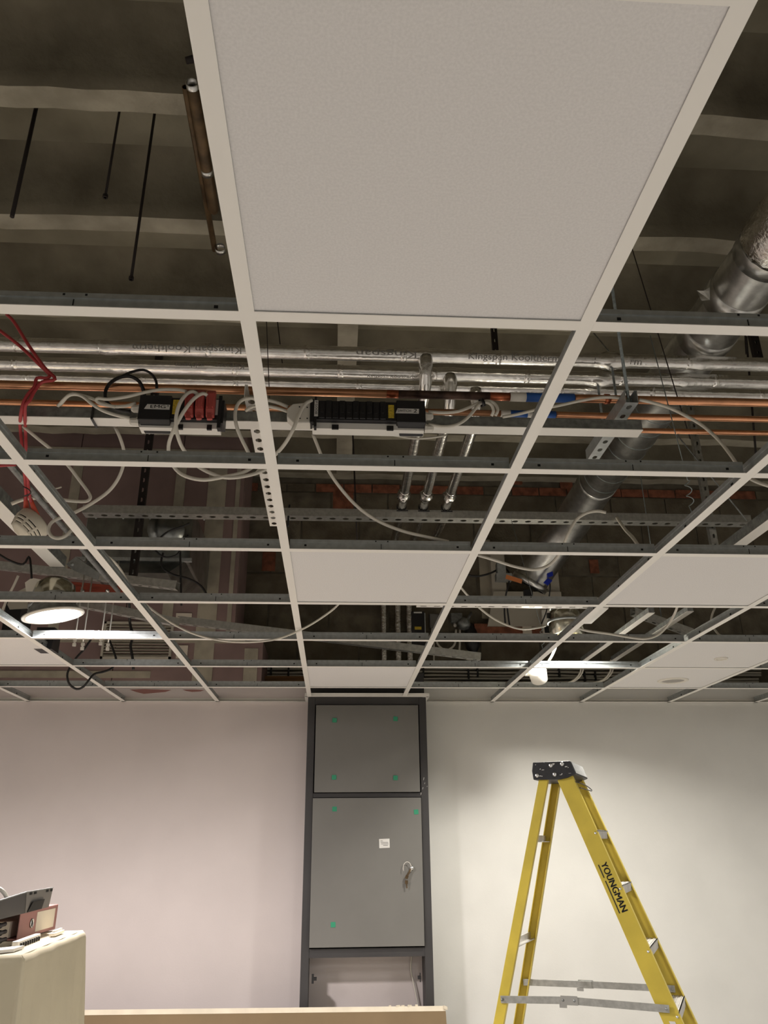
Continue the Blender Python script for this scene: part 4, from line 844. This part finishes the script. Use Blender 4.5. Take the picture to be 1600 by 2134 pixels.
# far wall electrical boxes
fb = thing('black_control_box', 'black control box with yellow sticker upright on the far wall', 'control box', py(873, 1310, 4.5))
A_, B_ = py(857, 1345, 4.5), py(884, 1274, 4.5); bev(part('case', MB().box((A_[0], 4.50, A_[2]), (B_[0], FARY - .01, B_[2])), 'black', fb), .004)
part('side_rail', MB().box((B_[0], 4.51, A_[2] + .06), (B_[0] + .008, FARY - .012, B_[2] - .01)).box((A_[0] - .008, 4.51, A_[2] + .06), (A_[0], FARY - .012, B_[2] - .01)), 'galv', fb)
A2_, B2_ = py(864, 1312, 4.499), py(878, 1306, 4.499); part('yellow_label', MB().box((A2_[0], 4.4985, A2_[2]), (B2_[0], 4.4998, B2_[2])), 'yellowl', fb)
A2_, B2_ = py(862, 1278, 4.499), py(879, 1275, 4.499); part('white_label', MB().box((A2_[0], 4.4985, A2_[2]), (B2_[0], 4.4998, B2_[2])), 'whitel', fb)
part('cable_gland', MB().lathe([(0, 0), (.014, 0), (.016, .03), (.011, .032), (.011, .05), (0, .05)], py(876, 1340, 4.54), -Z3, 10), 'white', fb)
for (a, b, c2, d, m_, lab) in ((896, 1308, 913, 1279, 'door', 'small grey junction box on the far wall left of the socket'), (940, 1297, 963, 1277, 'galvd', 'dark grey socket box with white plugs on the far wall')):
    A_, B_ = py(a, b, 4.54), py(c2, d, 4.54); t = thing('junction_box', lab, 'junction box', (A_ + B_) / 2)
    bev(part('case', MB().box((A_[0], 4.54, A_[2]), (B_[0], FARY - .008, B_[2])), m_, t), .004)
    part('lid', MB().box((A_[0] + .006, 4.535, A_[2] + .006), (B_[0] - .006, 4.541, B_[2] - .006)), m_, t)
    part('gland', MB().lathe([(0, 0), (.010, 0), (.012, .02), (.008, .03), (0, .03)], ((A_[0] + B_[0]) / 2 - .012, 4.56, A_[2]), -Z3, 8), 'white', t); part('gland', MB().lathe([(0, 0), (.010, 0), (.012, .02), (.008, .03), (0, .03)], ((A_[0] + B_[0]) / 2 + .016, 4.56, A_[2]), -Z3, 8), 'white', t)
ww = py(965, 1297, 4.5); t = thing('wall_lamp', 'grey spot lamp head beside the dark socket box on the far wall', 'lamp', ww)
part('head', MB().lathe([(0, 0), (.03, 0), (.045, .03), (.05, .06), (.03, .085), (0, .09)], py(955, 1304, 4.47), (.8, .1, .3), 18), 'galvd', t); part('arm', MB().tube([py(975, 1290, 4.47), py(980, 1280, 4.53), py(982, 1278, 4.592)], .01, 8), 'galvd', t)
cable('white cable looped like a U under the two far wall boxes', [(905, 1311, 4.53), (911, 1340, 4.52), (925, 1354, 4.52), (938, 1352, 4.52), (948, 1340, 4.52), (950, 1312, 4.53)], .008)
cable('white cable dropping straight from the dark socket box', [(958, 1312, 4.53), (958, 1340, 4.52), (958, 1360, 4.52), (968, 1370, 4.5), (980, 1378, 4.48)], .008)
cable('thin white cable hanging from the small grey junction box', [(901, 1311, 4.54), (904, 1345, 4.55), (904, 1380, 4.55)], .007)
single('black_bag', MB().lathe([(0, 0), (.02, .01), (.05, .06), (.06, .13), (.04, .2), (.02, .24), (0, .25)], py(988, 1366, 4.5), (-.1, .05, 1), 14), 'black', 'black bundle hanging on the far wall right of the socket cable', 'bundle')
# pale posts, card and timber at the duct end
for (xa, xb, ya, yb, Y_, m_, lab) in ((1003, 1022, 1150, 1262, 4.575, 'skim', 'dull upright post on the far wall left of the duct elbow'), (1028, 1051, 1165, 1265, 4.5, 'cardb', 'pale upright post immediately left of the duct elbow'), (1136, 1160, 1165, 1262, 4.52, 'cardb', 'pale upright post immediately right of the duct elbow')):
    A_, B_ = py(xa, yb, Y_), py(xb, ya, Y_); single('upright_post', MB().box((A_[0], Y_, A_[2] - .1), (B_[0], FARY - .005, B_[2] + .1)), m_, lab, 'post')
A_, B_ = py(1015, 1306, 4.5), py(1170, 1262, 4.5); single('pale_panel', MB().poly([(A_[0], 4.5, A_[2]), (B_[0], 4.5, A_[2] + .0), (B_[0], 4.5, B_[2] + .1), (A_[0] + .06, 4.5, B_[2] + .1)], (0, -.02, 0)), 'cardb', 'pale board fixed on the far wall under the duct elbow', 'board')
A_, B_ = py(990, 1322, 4.49), py(1128, 1300, 4.49); tb2 = single('timber_batten', MB().box((A_[0], 4.50, A_[2] - .02), (B_[0], FARY - .012, B_[2])), 'brick', 'red brown timber board under the pale board on the far wall', 'batten')
A_, B_ = py(1090, 1326, 4.48), py(1107, 1303, 4.48); single('paper_tag', MB().box((A_[0], 4.48, A_[2]), (B_[0], 4.484, B_[2])), 'paper', 'small white tag on the red brown timber board', 'tag')
A_, B_ = py(1133, 1322, 4.4), py(1148, 1270, 4.4); t = thing('cable_outlet', 'white cable outlet strip beside the glowing reflector', 'outlet', (A_ + B_) / 2)
bev(part('case', MB().box((A_[0], 4.4, A_[2]), (B_[0], 4.44, B_[2])), 'white', t), .004); A2_, B2_ = py(1135, 1319, 4.398), py(1146, 1305, 4.398); part('socket', MB().box((A2_[0], 4.395, A2_[2]), (B2_[0], 4.401, B2_[2])), 'gap', t)
# small boxed trunkings, right
for k, (a, b, lab) in enumerate(((1215, 1380, 'left one of two white mini trunkings running back at the right'), (1278, 1378, 'right one of two white mini trunkings running back at the right'))):
    z_ = 2.62; B_ = pz(a, b, z_); t = thing('mini_trunking', lab, 'trunking', (B_[0], B_[1], z_))
    y0_ = B_[1] - 1.15
    part('lid', MB().box((B_[0] - .016, y0_, z_), (B_[0] + .016, B_[1], z_ + .003)), 'tee', t); part('body', MB().box((B_[0] - .014, y0_, z_ + .003), (B_[0] + .014, B_[1], z_ + .028)), 'galvd', t)
    for s_ in (-.006, .008): part('tail', MB().tube(spline([(B_[0] + s_, B_[1] - .01, z_ + .012), (B_[0] + s_, B_[1] + .04, z_ + .006), (B_[0] + s_, B_[1] + .06, z_ - .05), (B_[0] + s_ - .05, B_[1] + .10, z_ - .10), (B_[0] + s_ - .16, B_[1] + .13, z_ - .115), (B_[0] + s_ - .32, B_[1] + .16, z_ - .12)]), .005, 7), 'whitec', t)
A_ = pz(1216, 1298, 2.56); B_ = pz(1262, 1268, 2.56); single('white_cover_strip', MB().poly([pz(1212, 1300, 2.56), pz(1232, 1300, 2.56), pz(1268, 1268, 2.56), pz(1255, 1266, 2.56)], (0, 0, .012)), 'tee', 'loose white cover strip lying on the tee at the right', 'strip')

# --- lamps
def disc_lamp():
    c_ = py(111, 1283, 2.25); ax = np.array([.21, .06, -1.0]); ax /= np.linalg.norm(ax); R0 = .127
    t = thing('round_downlight', 'big round lit downlight dangling tilted in the left opening', 'lamp', c_)
    part('rim', MB().lathe([(R0 * .86, .003), (R0 * .9, .006), (R0, .002), (R0, -.004), (R0 * .8, -.006)], c_, ax, 48), 'white', t)
    part('diffuser', MB().lathe([(0, .0025), (R0 * .86, .003)], c_, ax, 48), 'glow', t)
    part('housing', MB().lathe([(R0 * .82, -.004), (R0 * .80, -.03), (R0 * .62, -.06), (.0, -.062)], c_, ax, 40), 'galvd', t)
    part('heat_sink', MB().lathe([(R0 * .6, -.062), (R0 * .58, -.085), (R0 * .42, -.10), (0, -.10)], c_, ax, 32), 'galv', t)
    for s_ in (-1, 1):
        q = c_ + np.array([s_ * R0 * .7, 0, .05]); part('spring_clip', MB().tube([q, q + (s_ * .02, 0, .04), q + (s_ * .01, .01, .08)], .0025, 6), 'clip', t)
    l = bpy.data.lights.new('round_downlight_light', 'AREA'); l.shape = 'DISK'; l.size = R0 * 1.6; l.energy = 27; l.spread = math.radians(152); l.color = (1, .94, .93)
    o = bpy.data.objects.new('round_downlight_light', l); COL.objects.link(o); o.location = tuple(c_ + ax * .006); o.rotation_euler = Vector(ax).to_track_quat('-Z', 'Y').to_euler(); o.parent = t; o.matrix_parent_inverse = Matrix.Translation(-Vector(c_))
disc_lamp()
rf = thing('reflector_can', 'shiny round reflector can hanging above the lit downlight', 'reflector', py(108, 1236, 2.45))
c_ = py(112, 1250, 2.45); part('bowl', MB().lathe([(.10, -.05), (.098, .02), (.085, .07), (.05, .10), (0, .10)], c_, Z3, 32), 'reflector', rf); part('ring', MB().lathe([(.10, -.05), (.106, -.05), (.106, -.035), (.10, -.035)], c_, Z3, 32), 'galv', rf)
part('flap', MB().poly([py(66, 1204, 2.40), py(86, 1208, 2.40), py(70, 1240, 2.40), py(55, 1240, 2.40), py(52, 1214, 2.40)], (0, .004, 0)), 'white', rf); part('flap', MB().poly([py(134, 1212, 2.45), py(146, 1212, 2.45), py(150, 1240, 2.45), py(143, 1240, 2.45)], (0, .004, 0)), 'white', rf)
single('black_driver_box', MB().box(py(0, 1330, 2.6), py(70, 1268, 2.75)).box(py(70, 1352, 2.62), py(128, 1318, 2.72)), 'black', 'dark driver box behind the lit downlight at the left', 'driver box')
t = thing('cardboard_flap', 'pale folded card behind the downlight at the left edge', 'card', py(40, 1250, 2.5)); part('sheet', MB().poly([py(22, 1240, 2.5), py(58, 1222, 2.5), py(58, 1268, 2.5), py(20, 1270, 2.5), py(15, 1260, 2.5)], (0, .004, 0)), 'cardb', t)

c_ = py(1179, 1297, 2.95); t = thing('reflector_lamp', 'glowing gold tinted reflector downlight in the opening right of the middle', 'lamp', c_)
part('bowl', MB().lathe([(.082, -.075), (.09, -.07), (.095, .0), (.09, .04), (.074, .075), (.03, .085), (0, .085)], c_ - Z3 * .0, Z3, 32), 'reflector', t); part('lens', MB().lathe([(0, -.03), (.06, -.03)], c_, Z3, 24), 'glow2', t)
l = bpy.data.lights.new('reflector_lamp_light', 'AREA'); l.shape = 'DISK'; l.size = .13; l.energy = 17; l.color = (1, .965, .89); l.spread = math.radians(140)
o = bpy.data.objects.new('reflector_lamp_light', l); COL.objects.link(o); o.location = tuple(c_ - Z3 * .078); o.parent = t; o.matrix_parent_inverse = Matrix.Translation(-Vector(c_))
part('ring', MB().lathe([(.095, -.004), (.099, -.004), (.099, .008), (.095, .008)], c_, Z3, 32).lathe([(.074, .074), (.080, .074), (.080, .084), (.074, .084)], c_, Z3, 32), 'galv', t)
for s_ in (-1, 1): part('clip', MB().box(c_ + (s_ * .094 - .006, -.01, .02), c_ + (s_ * .094 + .012, .01, .05)), 'black', t)
def cup_lamp():
    c_ = py(1121, 1405, 3.25); ax = np.array([-.25, -.55, .62]); ax /= np.linalg.norm(ax); r_ = .052
    t = thing('cup_spotlight', 'small white lit cup spotlight hanging at the fifth tee row', 'lamp', c_)
    part('cup', MB().lathe([(0, -.045), (r_ * .8, -.045), (r_ * .9, -.04), (r_, .02), (r_, .035), (r_ * .93, .035), (r_ * .9, .024)], c_, ax, 28), 'white', t)
    part('lens', MB().lathe([(0, .026), (r_ * .9, .025)], c_, ax, 28), 'glow2', t)
    part('gland', MB().lathe([(0, .0), (.012, 0), (.012, .03), (0, .03)], c_ + (-.045, 0, -.0), -X3, 8), 'white', t)
    l = bpy.data.lights.new('cup_spotlight_light', 'AREA'); l.shape = 'DISK'; l.size = r_ * 1.6; l.energy = 2; l.color = (1, .90, .72)
    o = bpy.data.objects.new('cup_spotlight_light', l); COL.objects.link(o); o.location = tuple(c_ + ax * .04); o.rotation_euler = Vector(ax).to_track_quat('-Z', 'Y').to_euler(); o.parent = t; o.matrix_parent_inverse = Matrix.Translation(-Vector(c_))
cup_lamp()

# --- cables
cable('white cable from the upper left gland curling along the trunking', [(283, 840, .95), (262, 846, .945), (235, 847, .94), (210, 838, .94), (185, 828, .94), (160, 822, .94), (142, 825, .945), (126, 843, .98)], .0052)
cable('white cable from the lower left gland curling along the trunking', [(270, 871, .95), (245, 866, .94), (215, 856, .935), (192, 842, .935), (172, 826, .935), (152, 821, .94), (138, 828, .95), (121, 846, .985)], .0052)
cable('white cable arching from the leftmost red plug to the left', [(388, 816, .905), (370, 812, .915), (335, 812, .925), (300, 818, .925), (262, 827, .925), (225, 832, .925), (205, 830, .925), (201, 835, .93), (212, 842, .935), (240, 848, .938)], .0052)
cable('white cable looping down from the middle red plug', [(413, 822, .905), (402, 816, .895), (388, 822, .89), (374, 842, .89), (367, 870, .90), (368, 898, .92), (376, 925, .95), (388, 945, .98), (405, 966, 1.0), (432, 983, 1.0), (468, 995, 1.0), (505, 993, 1.0), (540, 984, 1.0), (572, 968, 1.0)], .0055)
cable('white cable looping down from the rightmost red plug', [(432, 824, .905), (422, 820, .895), (405, 830, .892), (388, 850, .895), (372, 876, .905), (358, 905, .93), (351, 930, .96), (354, 955, .98), (366, 978, 1.0), (388, 993, 1.0), (425, 1000, 1.0), (470, 993, 1.0), (505, 985, 1.0), (535, 968, 1.0)], .0055)
cable('white cable hanging in a hook behind the middle ceiling tee', [(600, 848, .955), (575, 838, .95), (545, 832, .945), (515, 830, .945), (497, 840, .945), (490, 860, .945), (492, 885, .95), (502, 912, .97), (515, 938, .99), (524, 958, 1.0)], .0055)
cable('second white cable entering the white shroud from the left', [(600, 858, .955), (575, 850, .95), (548, 846, .95), (525, 848, .96), (512, 856, .975)], .005)
cable('white cable looping from the white shroud down past the middle tee', [(650, 834, .925), (636, 842, .92), (622, 866, .92), (612, 892, .925), (598, 918, .95), (583, 938, .98), (565, 955, 1.0), (548, 972, 1.01), (535, 985, 1.02)], .0055)
cable('long white cable sagging from under the trunking to the second tee row', [(652, 905, 1.08), (660, 925, 1.09), (672, 955, 1.1), (690, 990, 1.12), (720, 1030, 1.15), (752, 1062, 1.17), (790, 1087, 1.19), (840, 1107, 1.2), (890, 1119, 1.21), (935, 1129, 1.22)], .0052)
cable('white cable rising from the second tee row over the silver duct', [(992, 1156, 1.34), (1030, 1167, 1.36), (1070, 1180, 1.38), (1110, 1187, 1.39), (1140, 1180, 1.39), (1160, 1162, 1.37), (1172, 1140, 1.33), (1185, 1110, 1.29), (1200, 1084, 1.27), (1222, 1069, 1.25), (1245, 1065, 1.24), (1262, 1068, 1.24)], .0052)
cable('short white cable hanging under the long channel at the right', [(1285, 1079, 2.95), (1303, 1104, 2.75), (1318, 1120, 2.5), (1330, 1137, 2.4)], .009)
cable('white cable swinging from the right bracket down to the right tee', [(1332, 833, .945), (1355, 838, .94), (1390, 848, .92), (1430, 867, .9), (1465, 888, .88), (1498, 918, .85), (1522, 948, .82), (1536, 968, .80), (1560, 995, .76), (1600, 1012, .72), (1640, 1022, .70)], .0052)
cable('white cable lying along the taped copper pipes at the right', [(1047, 869, .985), (1080, 863, .98), (1120, 853, .97), (1160, 846, .97), (1205, 836, .97), (1245, 829, .97), (1275, 828, .975), (1300, 831, .985)], .005)
cable('white cable from the upper right gland of the longer switch box', [(893, 858, .95), (925, 860, .94), (955, 857, .94), (980, 848, .94), (1002, 838, .945), (1020, 836, .95), (1032, 843, .955), (1037, 855, .955), (1032, 866, .96)], .005)
cable('white cable from the lower right gland of the longer switch box', [(893, 884, .95), (920, 889, .94), (945, 887, .935), (965, 878, .935), (982, 862, .937), (996, 845, .94), (1010, 838, .942), (1023, 843, .945), (1028, 856, .95), (1024, 867, .96)], .005)
c_ = py(1004, 839, .938); single('cable_tie', MB().lathe([(.011, -.005), (.0135, -.005), (.0135, .005), (.011, .005)], c_, (1, 0, .5), 12).tube([c_ + (0, -.012, 0), c_ + (.008, -.016, -.02)], .0018, 5), 'black', 'black cable tie gathering the two right gland cables', 'tie')
cable('thin white cable under the right end of the longer switch box', [(810, 905, 1.07), (835, 910, 1.07), (865, 914, 1.07), (900, 912, 1.07), (930, 907, 1.07)], .0035)
cable('white cable bent like a hairpin below the trunking at the left', [(48, 888, 1.07), (80, 915, 1.08), (112, 941, 1.1), (140, 968, 1.12), (165, 1000, 1.14), (184, 1026, 1.15), (188, 1038, 1.15), (178, 1045, 1.15), (150, 1044, 1.15), (128, 1041, 1.15)], .0052)
cable('white cable curling from the trunking down to the left tee', [(240, 890, 1.07), (250, 912, 1.08), (258, 940, 1.1), (257, 968, 1.12), (246, 998, 1.14), (226, 1024, 1.16), (196, 1046, 1.17), (168, 1062, 1.18), (140, 1075, 1.18), (118, 1082, 1.18), (105, 1092, 1.18), (101, 1106, 1.18), (108, 1118, 1.18), (122, 1122, 1.18), (138, 1116, 1.18), (150, 1104, 1.18)], .0055)
cable('pale cable pair behind the red boots at the left', [(24, 1050, 1.6), (45, 1042, 1.6), (70, 1038, 1.6), (95, 1042, 1.6), (120, 1052, 1.62)], .007)
cable('short stub of white cable left of the second tee row', [(104, 1019, 1.5), (116, 1018, 1.5), (128, 1015, 1.5)], .003)
cable('very long thin white cable drooping across the fourth tee row', [(200, 1150, 1.9), (228, 1162, 1.95), (250, 1185, 2.0), (272, 1222, 2.05), (296, 1252, 2.1), (330, 1280, 2.14), (375, 1308, 2.17), (420, 1326, 2.19), (470, 1336, 2.20), (520, 1338, 2.20), (570, 1333, 2.20), (610, 1320, 2.19), (650, 1300, 2.16), (690, 1273, 2.1), (710, 1254, 2.06)], .0045)
cable('thin white cable behind the middle tile at its right corner', [(955, 1218, 2.2), (970, 1236, 2.25), (985, 1252, 2.3), (1000, 1268, 2.4), (1030, 1290, 2.5), (1065, 1306, 2.6), (1090, 1311, 2.65), (1120, 1308, 2.7), (1136, 1304, 2.75)], .005)
cable('white cable drooping below the third tee row at the right', [(1200, 1308, 2.3), (1225, 1315, 2.32), (1270, 1321, 2.35), (1310, 1328, 2.36), (1345, 1331, 2.36), (1372, 1322, 2.36), (1392, 1302, 2.33), (1405, 1280, 2.28), (1412, 1262, 2.22)], .0055)
cable('white lead running down to the cup spotlight', [(1160, 1338, 3.0), (1156, 1352, 3.03), (1150, 1366, 3.06), (1142, 1380, 3.10)], .007)
cable('white cable hook at the far right behind the tee', [(1492, 1262, 2.6), (1484, 1280, 2.6), (1482, 1298, 2.6), (1492, 1316, 2.6), (1508, 1326, 2.62), (1560, 1326, 2.7), (1605, 1332, 2.75)], .0055)
cable('white lead hanging at the far left edge over the lamp', [(38, 1200, 2.2), (28, 1222, 2.2), (16, 1245, 2.2), (4, 1275, 2.2), (-8, 1300, 2.2)], .0055)
cable('thick black cable loop standing over the shorter switch box', [(302, 842, .99), (300, 818, .985), (290, 795, .975), (270, 784, .97), (248, 787, .965), (228, 800, .96), (219, 820, .958), (224, 840, .96), (245, 853, .965), (272, 858, .97)], .0055, 'blackc')
cable('thinner black cable arching right over the shorter switch box', [(225, 802, .97), (250, 786, .975), (275, 775, .98), (298, 771, .985), (315, 779, .985), (325, 794, .985), (327, 812, .985)], .0042, 'blackc')
cable('black cable looping below the left tile beside the pink wall', [(190, 1332, 3.2), (176, 1352, 3.2), (158, 1372, 3.2), (145, 1392, 3.2), (140, 1408, 3.2), (145, 1426, 3.2), (160, 1436, 3.2), (174, 1431, 3.2), (183, 1420, 3.2), (196, 1405, 3.22), (215, 1400, 3.25), (232, 1393, 3.28), (242, 1378, 3.3), (236, 1355, 3.3), (226, 1330, 3.3)], .006, 'blackc')
cable('black cable with split end hanging in front of the louvre', [(268, 1205, 3.3), (269, 1240, 3.45), (270, 1290, 3.6), (273, 1310, 3.6), (278, 1325, 3.6), (272, 1345, 3.6), (276, 1370, 3.6), (278, 1395, 3.6)], .008, 'blackc')
cable('black cable curving across the air box to the right', [(340, 1152, 3.2), (336, 1170, 3.2), (342, 1186, 3.2), (362, 1198, 3.2), (392, 1206, 3.2), (415, 1218, 3.2), (428, 1234, 3.2), (436, 1252, 3.2)], .0065, 'blackc')
cable('black cable falling straight in front of the air box', [(375, 1075, 3.27), (375, 1125, 3.22), (376, 1180, 3.2), (377, 1230, 3.2), (378, 1262, 3.2)], .006, 'blackc')
cable('tangled black cable above the air box', [(395, 1090, 3.1), (378, 1098, 3.1), (350, 1108, 3.1), (330, 1125, 3.1), (320, 1140, 3.1), (340, 1160, 3.1), (365, 1158, 3.1), (380, 1140, 3.1), (392, 1115, 3.1)], .0055, 'blackc')
cable('black cable running along the left lower channel', [(-10, 1150, 2.4), (20, 1168, 2.4), (48, 1176, 2.4), (60, 1160, 2.4), (64, 1178, 2.4), (66, 1206, 2.4)], .005, 'blackc')
cable('black twin cable reaching the duct actuator from the left', [(965, 1195, 4.1), (990, 1201, 4.1), (1015, 1197, 4.1), (1035, 1188, 4.1), (1050, 1180, 4.1)], .007, 'blackc')
cable('black cable dropping from the duct actuator', [(1052, 1182, 4.1), (1061, 1195, 4.08), (1060, 1215, 4.08), (1054, 1240, 4.1), (1051, 1270, 4.2), (1053, 1303, 4.3)], .006, 'blackc')
cable('black cable beside the blue handle at the duct end', [(1144, 1205, 4.2), (1146, 1225, 4.2), (1143, 1250, 4.25), (1138, 1275, 4.3), (1128, 1300, 4.36)], .005, 'blackc')
cable('black cable hanging to the pale board right of the duct actuator', [(1072, 1245, 4.25), (1058, 1262, 4.3), (1059, 1285, 4.35), (1062, 1305, 4.4)], .006, 'blackc')
cable('short black tie hanging over the long channel beside the middle tee', [(603, 1052, yc - .03), (601, 1075, yc - .03), (600, 1098, yc - .03)], .006, 'blackc')
# coiled hanger wires
for (a, b, Y_, ztop, ln, lab) in ((1490, 1018, .93, 3.1, (-.04, .0), 'coiled hanger wire on the right main tee near the front'), (1107, 1375, 2.72, 3.2, (-.1, .05), 'coiled hanger wire on the right middle tee near the cup spotlight')):
    X_ = 1.2; coil_wire(X_, Y_, ztop, ln, label=lab)
